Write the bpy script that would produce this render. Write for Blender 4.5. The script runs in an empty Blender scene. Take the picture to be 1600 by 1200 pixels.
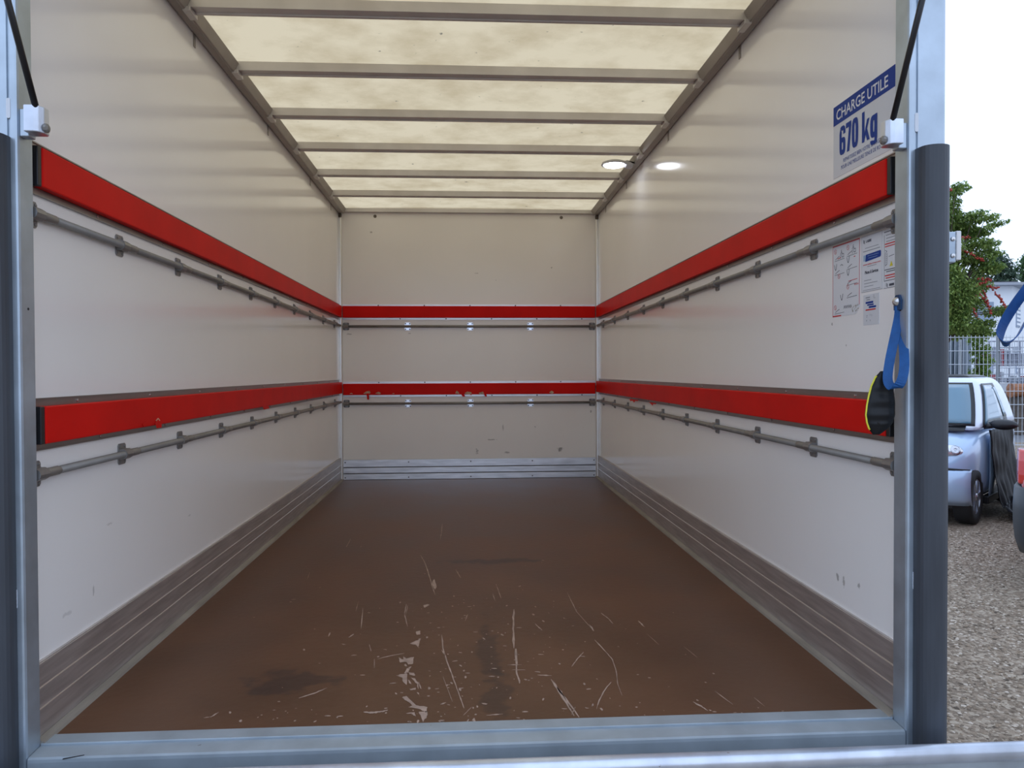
import bpy, bmesh, math, random
from mathutils import Vector, Matrix, noise as mnoise

random.seed(7)
scene = bpy.context.scene
C = scene.collection

# ------------------------------------------------------------------ camera
F_PX, YAW, PITCH, ROLL = 1200.0, .0588, .0158, -.0039
CAM = Vector((-.0286, 0.0, .8457))
fw = Vector((math.sin(YAW) * math.cos(PITCH), math.cos(YAW) * math.cos(PITCH), -math.sin(PITCH)))
rt0 = Vector((math.cos(YAW), -math.sin(YAW), 0))
up0 = rt0.cross(fw)
rt = rt0 * math.cos(ROLL) + up0 * math.sin(ROLL)
up = up0 * math.cos(ROLL) - rt0 * math.sin(ROLL)
cam_data = bpy.data.cameras.new('camera')
cam_data.sensor_fit = 'HORIZONTAL'
cam_data.sensor_width = 36
cam_data.lens = 36 * F_PX / 1600
cam_data.clip_start = .02
cam_data.clip_end = 500
cam = bpy.data.objects.new('camera', cam_data)
C.objects.link(cam)
cam.matrix_world = Matrix(((rt.x, up.x, -fw.x, CAM.x), (rt.y, up.y, -fw.y, CAM.y), (rt.z, up.z, -fw.z, CAM.z), (0, 0, 0, 1)))
scene.camera = cam

# ------------------------------------------------------------------ world (bright overcast sky)
SKY_STRENGTH = 1.0
world = bpy.data.worlds.new('overcast_sky')
scene.world = world
world.use_nodes = True
wn = world.node_tree.nodes
wl = world.node_tree.links
wn.clear()
w_out = wn.new('ShaderNodeOutputWorld')
w_bg = wn.new('ShaderNodeBackground')
w_tc = wn.new('ShaderNodeTexCoord')
w_no = wn.new('ShaderNodeTexNoise')
w_no.inputs['Scale'].default_value = 1.6
w_no.inputs['Detail'].default_value = 4
w_rp = wn.new('ShaderNodeValToRGB')
w_rp.color_ramp.elements[0].position = .38
w_rp.color_ramp.elements[0].color = (.80, .99, 1.33, 1)
w_rp.color_ramp.elements[1].position = .62
w_rp.color_ramp.elements[1].color = (.93, 1.07, 1.35, 1)
wl.new(w_tc.outputs['Generated'], w_no.inputs['Vector'])
wl.new(w_no.outputs['Fac'], w_rp.inputs['Fac'])
wl.new(w_rp.outputs['Color'], w_bg.inputs['Color'])
w_bg.inputs['Strength'].default_value = SKY_STRENGTH
wl.new(w_bg.outputs['Background'], w_out.inputs['Surface'])

scene.view_settings.view_transform = 'Standard'
scene.view_settings.look = 'None'
scene.view_settings.gamma = 1
scene.view_settings.use_curve_mapping = False
scene.view_settings.exposure = 0.25
scene.cycles.max_bounces = 10
scene.cycles.diffuse_bounces = 7
scene.cycles.sample_clamp_indirect = 6

# ------------------------------------------------------------------ measures of the place (metres)
W = 1.025          # half width inside the box
Y0, Y1 = 1.80, 6.10    # rear opening, front bulkhead
YF = 1.745         # outer face of the rear frame
ZC = 2.13          # roof sheet
GZ = -.75          # yard level below the load floor


def at(u, v, d):
    """the point seen at picture position (u, v) at distance d in front of the lens"""
    return CAM + fw * d + rt * ((u - 800) / F_PX * d) + up * ((600 - v) / F_PX * d)


def on_plane(u, v, axis, val):
    dr = fw + rt * ((u - 800) / F_PX) + up * ((600 - v) / F_PX)
    t = (val - CAM[axis]) / dr[axis]
    return CAM + dr * t


# ------------------------------------------------------------------ materials
MATS = {}


def mat(name, col, rough=.5, metal=0.0, var=.0, vscale=6.0, bump=0.0, bscale=60.0, spec=.5, coat=0.0, stretch=None, emit=None, rvar=0.0):
    if name in MATS:
        return MATS[name]
    m = bpy.data.materials.new(name)
    m.use_nodes = True
    nt = m.node_tree
    b = nt.nodes['Principled BSDF']
    b.inputs['Base Color'].default_value = (*col, 1)
    b.inputs['Roughness'].default_value = rough
    b.inputs['Metallic'].default_value = metal
    b.inputs['Specular IOR Level'].default_value = spec
    b.inputs['Coat Weight'].default_value = coat
    b.inputs['Coat Roughness'].default_value = .08
    tc = nt.nodes.new('ShaderNodeTexCoord')
    mp = nt.nodes.new('ShaderNodeMapping')
    if stretch:
        mp.inputs['Scale'].default_value = stretch
    nt.links.new(tc.outputs['Object'], mp.inputs['Vector'])
    if var > 0:
        n = nt.nodes.new('ShaderNodeTexNoise')
        n.inputs['Scale'].default_value = vscale
        n.inputs['Detail'].default_value = 5
        nt.links.new(mp.outputs['Vector'], n.inputs['Vector'])
        r = nt.nodes.new('ShaderNodeValToRGB')
        r.color_ramp.elements[0].position = .3
        r.color_ramp.elements[1].position = .7
        r.color_ramp.elements[0].color = (*[c * (1 - var) for c in col], 1)
        r.color_ramp.elements[1].color = (*[min(1, c * (1 + var)) for c in col], 1)
        nt.links.new(n.outputs['Fac'], r.inputs['Fac'])
        nt.links.new(r.outputs['Color'], b.inputs['Base Color'])
        if rvar:
            mr = nt.nodes.new('ShaderNodeMapRange')
            mr.inputs['To Min'].default_value = max(0, rough - rvar)
            mr.inputs['To Max'].default_value = min(1, rough + rvar)
            nt.links.new(n.outputs['Fac'], mr.inputs['Value'])
            nt.links.new(mr.outputs['Result'], b.inputs['Roughness'])
    if bump > 0:
        n2 = nt.nodes.new('ShaderNodeTexNoise')
        n2.inputs['Scale'].default_value = bscale
        n2.inputs['Detail'].default_value = 3
        nt.links.new(mp.outputs['Vector'], n2.inputs['Vector'])
        bp = nt.nodes.new('ShaderNodeBump')
        bp.inputs['Strength'].default_value = bump
        bp.inputs['Distance'].default_value = .01
        nt.links.new(n2.outputs['Fac'], bp.inputs['Height'])
        nt.links.new(bp.outputs['Normal'], b.inputs['Normal'])
    if emit:
        b.inputs['Emission Color'].default_value = (*emit[0], 1)
        b.inputs['Emission Strength'].default_value = emit[1]
    MATS[name] = m
    return m


def mix_spot(m, spots, col, hard=.45, nscale=85):
    """stains: soft-edged ellipses (centre, radii in object space) with ragged outlines mixed over the base colour"""
    nt = m.node_tree
    b = nt.nodes['Principled BSDF']
    tc = nt.nodes.new('ShaderNodeTexCoord')
    n = nt.nodes.new('ShaderNodeTexNoise')
    n.inputs['Scale'].default_value = nscale
    n.inputs['Detail'].default_value = 6
    nt.links.new(tc.outputs['Object'], n.inputs['Vector'])
    for (c, r, strength) in spots:
        mp = nt.nodes.new('ShaderNodeMapping')
        mp.vector_type = 'TEXTURE'
        mp.inputs['Location'].default_value = c
        mp.inputs['Scale'].default_value = r
        nt.links.new(tc.outputs['Object'], mp.inputs['Vector'])
        ln = nt.nodes.new('ShaderNodeVectorMath')
        ln.operation = 'LENGTH'
        nt.links.new(mp.outputs['Vector'], ln.inputs[0])
        ad = nt.nodes.new('ShaderNodeMath')
        ad.operation = 'MULTIPLY_ADD'
        ad.inputs[1].default_value = 2.2
        nt.links.new(n.outputs['Fac'], ad.inputs[0])
        nt.links.new(ln.outputs['Value'], ad.inputs[2])
        mr = nt.nodes.new('ShaderNodeMapRange')
        mr.interpolation_type = 'SMOOTHSTEP'
        mr.inputs['From Min'].default_value = 1.95 - hard
        mr.inputs['From Max'].default_value = 1.95
        mr.inputs['To Min'].default_value = strength
        mr.inputs['To Max'].default_value = 0
        nt.links.new(ad.outputs[0], mr.inputs['Value'])
        mx = nt.nodes.new('ShaderNodeMix')
        mx.data_type = 'RGBA'
        mx.inputs[7].default_value = (*col, 1)
        bc = b.inputs['Base Color']
        if bc.is_linked:
            src = bc.links[0].from_socket
            nt.links.new(src, mx.inputs[6])
        else:
            mx.inputs[6].default_value = bc.default_value
        nt.links.new(mr.outputs['Result'], mx.inputs[0])
        nt.links.new(mx.outputs[2], bc)


def add_specks(m, col, scale, thresh, strength=.8):
    """sparse small specks of dirt"""
    nt = m.node_tree
    b = nt.nodes['Principled BSDF']
    tc = nt.nodes.new('ShaderNodeTexCoord')
    v = nt.nodes.new('ShaderNodeTexNoise')
    v.inputs['Scale'].default_value = scale
    v.inputs['Detail'].default_value = 4
    v.inputs['Roughness'].default_value = .65
    nt.links.new(tc.outputs['Object'], v.inputs['Vector'])
    mr = nt.nodes.new('ShaderNodeMapRange')
    mr.inputs['From Min'].default_value = thresh
    mr.inputs['From Max'].default_value = thresh + .03
    mr.inputs['To Min'].default_value = 0
    mr.inputs['To Max'].default_value = strength
    nt.links.new(v.outputs['Fac'], mr.inputs['Value'])
    mx = nt.nodes.new('ShaderNodeMix')
    mx.data_type = 'RGBA'
    mx.inputs[7].default_value = (*col, 1)
    bc = b.inputs['Base Color']
    if bc.is_linked:
        nt.links.new(bc.links[0].from_socket, mx.inputs[6])
    else:
        mx.inputs[6].default_value = bc.default_value
    nt.links.new(mr.outputs['Result'], mx.inputs[0])
    nt.links.new(mx.outputs[2], bc)


WALLC = (.92, .905, .89)
m_wall_l = mat('white_gelcoat_left', WALLC, .13, var=.015, vscale=2, spec=.55, rvar=.03)
m_wall_r = mat('white_gelcoat_right', WALLC, .13, var=.015, vscale=2, spec=.55, rvar=.03)
m_wall_b = mat('white_gelcoat_back', (.90, .87, .83), .2, var=.02, vscale=2, spec=.5, rvar=.04)
add_specks(m_wall_l, (.30, .26, .22), 9, .80)
add_specks(m_wall_r, (.30, .26, .22), 9, .80)
add_specks(m_wall_b, (.26, .22, .19), 11, .755)
m_floor = mat('brown_film_faced_plywood', (.118, .055, .029), .36, var=.22, vscale=2.2, bump=.05, bscale=40, spec=.25, rvar=.07)
m_scratch = mat('bare_scratched_wood', (.40, .29, .23), .7, var=.25, vscale=30)
m_alu = mat('mill_aluminium', (.32, .31, .305), .36, metal=.85, var=.10, vscale=14, stretch=(6, .5, 6), rvar=.08)
m_alu_back = mat('mill_aluminium_crosswise', (.74, .75, .78), .34, metal=.8, var=.16, vscale=9, stretch=(.7, 4, 5), rvar=.08)
m_alu_kick = mat('scuffed_aluminium_kick_plate', (.58, .545, .53), .42, metal=.75, var=.16, vscale=18, stretch=(5, .35, 5), rvar=.1)
m_alu_kick_edge = mat('worn_bright_aluminium_edge', (.78, .76, .73), .3, metal=.85)
m_alu_roof = mat('roof_bow_aluminium', (.60, .57, .545), .42, metal=.35, var=.08, vscale=8)
m_red = mat('red_painted_plywood', (.66, .010, .007), .45, var=.08, vscale=5, spec=.08)
m_wood = mat('pale_splintered_wood', (.55, .36, .24), .8, var=.3, vscale=40)
m_steel = mat('grey_zinc_tube', (.25, .24, .225), .45, metal=.45, var=.10, vscale=12)
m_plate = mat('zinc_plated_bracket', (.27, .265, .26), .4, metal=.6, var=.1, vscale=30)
m_screw = mat('screw_steel', (.62, .62, .62), .25, metal=.9)
m_galv = mat('galvanised_steel', (.47, .55, .63), .40, metal=.72, var=.16, vscale=9, bump=.06, bscale=30, rvar=.1)
add_specks(m_galv, (.20, .22, .25), 26, .74, .7)
m_sill = mat('dull_galvanised_sill', (.37, .43, .48), .45, metal=.35, var=.14, vscale=9, bump=.05, bscale=30)
add_specks(m_sill, (.14, .13, .13), 30, .72, .7)
m_galv_bar = mat('galvanised_platform_lip', (.66, .71, .80), .33, metal=.7, var=.16, vscale=12, bump=.05, bscale=30)
add_specks(m_galv_bar, (.16, .10, .08), 30, .71, .8)
m_rubber = mat('dark_weathered_rubber', (.050, .058, .072), .5, var=.25, vscale=7, stretch=(3, 3, .4))
m_black = mat('black_plastic', (.013, .013, .016), .4)
m_dark = mat('dark_gap', (.02, .018, .017), .8)
m_blue = mat('blue_webbing', (.004, .085, .29), .6, var=.15, vscale=60, bump=.3, bscale=500)
m_yellow = mat('yellow_piping', (.75, .70, .05), .5)
m_grip = mat('black_ribbed_rubber', (.009, .010, .012), .42, var=.3, vscale=20, spec=.3)
m_paper = mat('white_vinyl_sticker', (.74, .76, .80), .35)
m_paper_grey = mat('pale_grey_vinyl_sticker', (.68, .70, .74), .35)
m_signblue = mat('sign_blue', (.012, .050, .28), .5, spec=.15)
m_ink = mat('dark_ink', (.06, .07, .10), .5)
m_inkgrey = mat('grey_ink', (.28, .30, .34), .5)
m_inkred = mat('red_ink', (.62, .035, .04), .5)
m_inkblue = mat('pale_blue_ink', (.30, .45, .62), .5)
m_inkyel = mat('yellow_ink', (.70, .62, .03), .5)
m_white = mat('white_paint', (.80, .80, .80), .4)
m_lamp = mat('lamp_diffuser', (.9, .9, .95), .4, emit=((.86, .90, 1.0), 6.5))
m_lamp_body = mat('lamp_housing_grey', (.48, .48, .50), .4, metal=.2)


def m_roof_make():
    m = bpy.data.materials.new('translucent_roof_sheet')
    m.use_nodes = True
    nt = m.node_tree
    nt.nodes.clear()
    out = nt.nodes.new('ShaderNodeOutputMaterial')
    tc = nt.nodes.new('ShaderNodeTexCoord')
    n1 = nt.nodes.new('ShaderNodeTexNoise')
    n1.inputs['Scale'].default_value = 3.2
    n1.inputs['Detail'].default_value = 8
    n1.inputs['Roughness'].default_value = .62
    r1 = nt.nodes.new('ShaderNodeValToRGB')
    r1.color_ramp.elements[0].position = .34
    r1.color_ramp.elements[0].color = (.58, .425, .235, 1)
    r1.color_ramp.elements[1].position = .58
    r1.color_ramp.elements[1].color = (.76, .585, .35, 1)
    nt.links.new(tc.outputs['Object'], n1.inputs['Vector'])
    nt.links.new(n1.outputs['Fac'], r1.inputs['Fac'])
    # small dirt specks
    n2 = nt.nodes.new('ShaderNodeTexNoise')
    n2.inputs['Scale'].default_value = 24
    n2.inputs['Detail'].default_value = 5
    nt.links.new(tc.outputs['Object'], n2.inputs['Vector'])
    mr = nt.nodes.new('ShaderNodeMapRange')
    mr.inputs['From Min'].default_value = .70
    mr.inputs['From Max'].default_value = .76
    nt.links.new(n2.outputs['Fac'], mr.inputs['Value'])
    mx = nt.nodes.new('ShaderNodeMix')
    mx.data_type = 'RGBA'
    mx.inputs[7].default_value = (.22, .18, .12, 1)
    nt.links.new(mr.outputs['Result'], mx.inputs[0])
    nt.links.new(r1.outputs['Color'], mx.inputs[6])
    tr = nt.nodes.new('ShaderNodeBsdfTranslucent')
    nt.links.new(mx.outputs[2], tr.inputs['Color'])
    df = nt.nodes.new('ShaderNodeBsdfDiffuse')
    df.inputs['Color'].default_value = (.42, .39, .31, 1)
    ms = nt.nodes.new('ShaderNodeMixShader')
    ms.inputs[0].default_value = .14
    nt.links.new(tr.outputs[0], ms.inputs[1])
    nt.links.new(df.outputs[0], ms.inputs[2])
    nt.links.new(ms.outputs[0], out.inputs['Surface'])
    return m


m_roof = m_roof_make()


def leaf_mat(name, c0, c1):
    m = bpy.data.materials.new(name)
    m.use_nodes = True
    nt = m.node_tree
    b = nt.nodes['Principled BSDF']
    b.inputs['Roughness'].default_value = .5
    geo = nt.nodes.new('ShaderNodeNewGeometry')
    r = nt.nodes.new('ShaderNodeValToRGB')
    r.color_ramp.elements[0].color = (*c0, 1)
    r.color_ramp.elements[1].color = (*c1, 1)
    nt.links.new(geo.outputs['Random Per Island'], r.inputs['Fac'])
    nt.links.new(r.outputs['Color'], b.inputs['Base Color'])
    tr = nt.nodes.new('ShaderNodeBsdfTranslucent')
    nt.links.new(r.outputs['Color'], tr.inputs['Color'])
    ms = nt.nodes.new('ShaderNodeMixShader')
    ms.inputs[0].default_value = .35
    nt.links.new(b.outputs[0], ms.inputs[1])
    nt.links.new(tr.outputs[0], ms.inputs[2])
    nt.links.new(ms.outputs[0], nt.nodes['Material Output'].inputs['Surface'])
    return m


def island_mat(name, stops, rough=.8):
    m = bpy.data.materials.new(name)
    m.use_nodes = True
    nt = m.node_tree
    b = nt.nodes['Principled BSDF']
    b.inputs['Roughness'].default_value = rough
    geo = nt.nodes.new('ShaderNodeNewGeometry')
    r = nt.nodes.new('ShaderNodeValToRGB')
    r.color_ramp.elements[0].color = (*stops[0], 1)
    r.color_ramp.elements[1].color = (*stops[-1], 1)
    for i, s in enumerate(stops[1:-1]):
        e = r.color_ramp.elements.new((i + 1) / (len(stops) - 1))
        e.color = (*s, 1)
    nt.links.new(geo.outputs['Random Per Island'], r.inputs['Fac'])
    nt.links.new(r.outputs['Color'], b.inputs['Base Color'])
    return m


# ------------------------------------------------------------------ mesh helpers
class MB:
    def __init__(self):
        self.v = []
        self.f = []

    def add(self, verts, faces):
        o = len(self.v)
        self.v += [tuple(p) for p in verts]
        self.f += [tuple(i + o for i in fc) for fc in faces]
        return self

    def box(self, x0, x1, y0, y1, z0, z1):
        return self.add([(x0, y0, z0), (x1, y0, z0), (x1, y1, z0), (x0, y1, z0), (x0, y0, z1), (x1, y0, z1), (x1, y1, z1), (x0, y1, z1)],
                        [(0, 3, 2, 1), (4, 5, 6, 7), (0, 1, 5, 4), (1, 2, 6, 5), (2, 3, 7, 6), (3, 0, 4, 7)])

    def prism(self, prof, axis, a0, a1):
        """closed 2D profile pushed along an axis; prof holds the two other coordinates in x,y,z order"""
        n = len(prof)

        def p(q, a):
            q = list(q)
            q.insert(axis, a)
            return q
        vs = [p(q, a0) for q in prof] + [p(q, a1) for q in prof]
        fs = [tuple(range(n)), tuple(range(2 * n - 1, n - 1, -1))]
        fs += [(i, i + n, (i + 1) % n + n, (i + 1) % n) for i in range(n)]
        return self.add(vs, fs)

    def tube(self, pts, r, n=10, cap=True):
        pts = [Vector(p) for p in pts]
        rs = r if isinstance(r, (list, tuple)) else [r] * len(pts)
        vs = []
        prev = None
        for i, p in enumerate(pts):
            d = (pts[min(i + 1, len(pts) - 1)] - pts[max(i - 1, 0)]).normalized()
            if prev is None:
                a = Vector((0, 0, 1)) if abs(d.z) < .9 else Vector((1, 0, 0))
                u = d.cross(a).normalized()
            else:
                u = (prev - d * prev.dot(d)).normalized()
            prev = u
            w = d.cross(u)
            for k in range(n):
                t = 2 * math.pi * k / n
                vs.append(p + (u * math.cos(t) + w * math.sin(t)) * rs[i])
        fs = []
        for i in range(len(pts) - 1):
            for k in range(n):
                a, b = i * n + k, i * n + (k + 1) % n
                fs.append((a, b, b + n, a + n))
        if cap:
            fs.append(tuple(range(n - 1, -1, -1)))
            fs.append(tuple(range((len(pts) - 1) * n, len(pts) * n)))
        return self.add(vs, fs)

    def ribbon(self, pts, wdir, w, th=.002):
        """a strap: a flat band of width w along wdir, following pts"""
        pts = [Vector(p) for p in pts]
        vs = []
        for i, p in enumerate(pts):
            d = (pts[min(i + 1, len(pts) - 1)] - pts[max(i - 1, 0)]).normalized()
            wd = Vector(wdir[i] if isinstance(wdir, list) else wdir)
            wd = (wd - d * wd.dot(d)).normalized()
            nn = d.cross(wd)
            for a, b in ((-.5, -.5), (.5, -.5), (.5, .5), (-.5, .5)):
                vs.append(p + wd * (a * w) + nn * (b * th))
        fs = []
        for i in range(len(pts) - 1):
            for k in range(4):
                a, b = i * 4 + k, i * 4 + (k + 1) % 4
                fs.append((a, b, b + 4, a + 4))
        fs.append((3, 2, 1, 0))
        e = (len(pts) - 1) * 4
        fs.append((e, e + 1, e + 2, e + 3))
        return self.add(vs, fs)

    def lathe(self, prof, centre, axis, n=24):
        """prof: (radius, height) pairs turned about axis through centre"""
        ax = Vector(axis).normalized()
        a = Vector((0, 0, 1)) if abs(ax.z) < .9 else Vector((1, 0, 0))
        u = ax.cross(a).normalized()
        w = ax.cross(u)
        c = Vector(centre)
        vs = []
        for r, h in prof:
            for k in range(n):
                t = 2 * math.pi * k / n
                vs.append(c + ax * h + (u * math.cos(t) + w * math.sin(t)) * r)
        fs = []
        for i in range(len(prof) - 1):
            for k in range(n):
                a0, b0 = i * n + k, i * n + (k + 1) % n
                fs.append((a0, b0, b0 + n, a0 + n))
        if prof[0][0] > 1e-6:
            fs.append(tuple(range(n - 1, -1, -1)))
        if prof[-1][0] > 1e-6:
            fs.append(tuple(range((len(prof) - 1) * n, len(prof) * n)))
        return self.add(vs, fs)

    def ball(self, c, r, n=8, m=6):
        """ellipsoid; r scalar or triple"""
        r = r if isinstance(r, (tuple, list)) else (r, r, r)
        vs = [(c[0], c[1], c[2] - r[2])]
        for i in range(1, m):
            ph = -math.pi / 2 + math.pi * i / m
            for k in range(n):
                t = 2 * math.pi * k / n
                vs.append((c[0] + r[0] * math.cos(ph) * math.cos(t), c[1] + r[1] * math.cos(ph) * math.sin(t), c[2] + r[2] * math.sin(ph)))
        vs.append((c[0], c[1], c[2] + r[2]))
        fs = [(0, 1 + (k + 1) % n, 1 + k) for k in range(n)]
        for i in range(m - 2):
            for k in range(n):
                a, b = 1 + i * n + k, 1 + i * n + (k + 1) % n
                fs.append((a, b, b + n, a + n))
        e = len(vs) - 1
        s = 1 + (m - 2) * n
        fs += [(s + k, s + (k + 1) % n, e) for k in range(n)]
        return self.add(vs, fs)

    def grid(self, rows):
        """a sheet from rows of points"""
        n = len(rows[0])
        vs = [p for r in rows for p in r]
        fs = [(i * n + k, i * n + k + 1, (i + 1) * n + k + 1, (i + 1) * n + k) for i in range(len(rows) - 1) for k in range(n - 1)]
        return self.add(vs, fs)

    def loft(self, rings, cap=True):
        n = len(rings[0])
        vs = [p for r in rings for p in r]
        fs = []
        for i in range(len(rings) - 1):
            for k in range(n):
                a, b = i * n + k, i * n + (k + 1) % n
                fs.append((a, b, b + n, a + n))
        if cap:
            fs.append(tuple(range(n - 1, -1, -1)))
            fs.append(tuple(range((len(rings) - 1) * n, len(rings) * n)))
        return self.add(vs, fs)

    def mesh(self, name, m, smooth=False, fix=True):
        me = bpy.data.meshes.new(name)
        me.from_pydata(self.v, [], self.f)
        if fix:
            bm = bmesh.new()
            bm.from_mesh(me)
            bmesh.ops.recalc_face_normals(bm, faces=bm.faces)
            bm.to_mesh(me)
            bm.free()
        if m:
            me.materials.append(m)
        if smooth:
            me.polygons.foreach_set('use_smooth', [True] * len(me.polygons))
        me.update()
        return me

    def build(self, name, m, parent=None, smooth=False, bevel=0.0, solid=0.0, subd=0, fix=True):
        if parent is None:                       # a thing of one mesh: origin at the middle of its base
            xs, ys, zs = zip(*self.v)
            o = Vector(((min(xs) + max(xs)) / 2, (min(ys) + max(ys)) / 2, min(zs)))
            self.v = [(p[0] - o.x, p[1] - o.y, p[2] - o.z) for p in self.v]
        ob = bpy.data.objects.new(name, self.mesh(name, m, smooth, fix))
        C.objects.link(ob)
        if parent is None:
            ob.location = o
        else:
            ob.parent = parent
            ob.matrix_parent_inverse = WMAT[parent.name].inverted()
        WMAT[ob.name] = Matrix.Translation(ob.location) if parent is None else Matrix.Identity(4)
        if solid:
            s = ob.modifiers.new('thickness', 'SOLIDIFY')
            s.thickness = solid
        if bevel:
            bv = ob.modifiers.new('bevel', 'BEVEL')
            bv.width = bevel
            bv.segments = 2
            bv.limit_method = 'ANGLE'
        if subd:
            sd = ob.modifiers.new('subd', 'SUBSURF')
            sd.levels = sd.render_levels = subd
        return ob


WMAT = {}


def thing(name, label, cat, loc=(0, 0, 0), mtx=None, group=None):
    o = bpy.data.objects.new(name, None)
    o.empty_display_size = .05
    C.objects.link(o)
    M = mtx if mtx is not None else Matrix.Translation(Vector(loc))
    o.matrix_world = M
    WMAT[o.name] = M.copy()
    if label:
        tag(o, label, cat, group)
    return o


def tag(o, label, cat, group=None):
    o['label'] = label
    o['category'] = cat
    if group:
        o['group'] = group
    return o


def struct(o, label=None):
    o['kind'] = 'structure'
    if label:
        o['label'] = label
    return o


def put(name, me, parent, loc, rot=None):
    """a part that shares its mesh with alike parts; loc in world space"""
    ob = bpy.data.objects.new(name, me)
    C.objects.link(ob)
    ob.parent = parent
    ob.matrix_parent_inverse = WMAT[parent.name].inverted()
    ob.location = loc
    if rot:
        ob.rotation_euler = rot
    WMAT[ob.name] = Matrix.LocRotScale(Vector(loc), ob.rotation_euler.to_quaternion(), None)
    return ob


# ------------------------------------------------------------------ the yard
m_ground = mat('gravel_ground', (.20, .175, .155), .9, var=.35, vscale=45, bump=.9, bscale=120)
nt = m_ground.node_tree
vo = nt.nodes.new('ShaderNodeTexVoronoi')
vo.inputs['Scale'].default_value = 55
tcg = nt.nodes.new('ShaderNodeTexCoord')
nt.links.new(tcg.outputs['Object'], vo.inputs['Vector'])
rg = nt.nodes.new('ShaderNodeValToRGB')
rg.color_ramp.elements[0].color = (.115, .085, .058, 1)
rg.color_ramp.elements[1].color = (.51, .43, .33, 1)
e = rg.color_ramp.elements.new(.5)
e.color = (.285, .215, .15, 1)
nt.links.new(vo.outputs['Color'], rg.inputs['Fac'])
nt.links.new(rg.outputs['Color'], nt.nodes['Principled BSDF'].inputs['Base Color'])
g = MB().box(-60, 60, -60, 16.2, GZ - .3, GZ).build('ground', m_ground)
struct(g, 'brown gravel yard beside the truck')
m_road = mat('wet_asphalt_road', (.20, .21, .23), .35, var=.35, vscale=.7, stretch=(.3, 1, 1), rvar=.15)
g2 = MB().box(-120, 120, 16.2, 120, GZ - .3, GZ - .01).build('road', m_road)
struct(g2, 'pale grey wet road beyond the mesh fence')

# ------------------------------------------------------------------ floor
floor = MB().box(-W, W, Y0, Y1 + .03, -.03, 0.0).build('floor', None)
struct(floor, 'scratched brown plywood load floor')
fl = Vector(floor.location)
floor.data.materials.append(m_floor)


def fspot(u, v, ru, rv, s):
    p = on_plane(u, v, 2, 0)
    return ((p.x - fl.x, p.y - fl.y, p.z - fl.z), (ru, rv, .2), s)


mix_spot(m_floor, [fspot(455, 1066, .17, .09, .55), fspot(770, 877, .23, .06, .6), fspot(760, 1000, .045, .42, .45), fspot(775, 1085, .06, .16, .45),
                   fspot(1120, 835, .2, .08, .25)], (.022, .016, .018), nscale=14)
# worn scratches in the board: thin ragged patches a hair proud of the film
SCR_LINES = [
    ([(657, 867), (664, 880), (670, 897), (674, 912), (680, 930)], .8), ([(690, 992), (693, 1017), (700, 1038), (707, 1057), (716, 1082), (725, 1107)], 1.1),
    ([(803, 952), (802, 983), (803, 1013)], 2.0), ([(806, 1014), (807, 1050), (812, 1068)], 2.6), ([(793, 1039), (815, 1039)], .7), ([(800, 1047), (821, 1047)], .6),
    ([(861, 1062), (877, 1085), (897, 1119)], 2.2), ([(870, 1074), (884, 1092), (905, 1121)], 1.3), ([(635, 944), (632, 960), (637, 980)], .7),
    ([(637, 946), (634, 962)], .5), ([(567, 950), (564, 983)], .8), ([(590, 1030), (610, 1025), (632, 1021)], .7), ([(467, 1091), (490, 1084), (511, 1075)], .9),
    ([(568, 1113), (582, 1114), (596, 1112), (606, 1110)], 1.5), ([(775, 913), (783, 935)], .9), ([(836, 975), (847, 985)], 1.2), ([(886, 926), (901, 956), (924, 982)], .7),
    ([(921, 976), (928, 986)], 1.6), ([(929, 1000), (945, 1017), (957, 1031), (963, 1050), (965, 1069), (972, 1087)], .8), ([(955, 1066), (945, 1078), (936, 1095), (932, 1108)], 1.0),
    ([(912, 1019), (903, 1029), (893, 1042)], 1.0), ([(939, 958), (950, 966), (958, 975)], .8), ([(997, 970), (1007, 980)], 1.0), ([(1083, 1097), (1096, 1104), (1106, 1111)], 1.2),
    ([(1117, 1080), (1145, 1101)], .6), ([(688, 843), (690, 832), (691, 818)], .6), ([(541, 855), (548, 842)], .7), ([(692, 1057), (704, 1089), (707, 1097)], .5),
    ([(585, 1030), (585, 1044)], .7), ([(577, 1007), (580, 1018)], .8), ([(724, 1118), (737, 1105)], .6), ([(688, 1101), (697, 1098)], 1.0), ([(840, 1055), (862, 1056)], 1.2),
    ([(513, 995), (516, 988)], 1.2), ([(545, 996), (553, 991)], 1.2), ([(712, 890), (720, 903)], .8), ([(727, 970), (731, 960)], .7), ([(560, 940), (556, 955)], .5),
    ([(770, 928), (774, 940)], .8), ([(893, 1117), (899, 1105)], .8), ([(318, 1122), (330, 1120)], .8), ([(329, 1121), (342, 1113)], 1.0), ([(760, 1118), (786, 1116)], .8),
    ([(1178, 1090), (1195, 1104)], .5), ([(1010, 990), (1030, 1008)], .4), ([(1068, 1010), (1090, 1028)], .4), ([(480, 905), (484, 895)], .5), ([(690, 1016), (696, 1024)], 1.0)]
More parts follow.
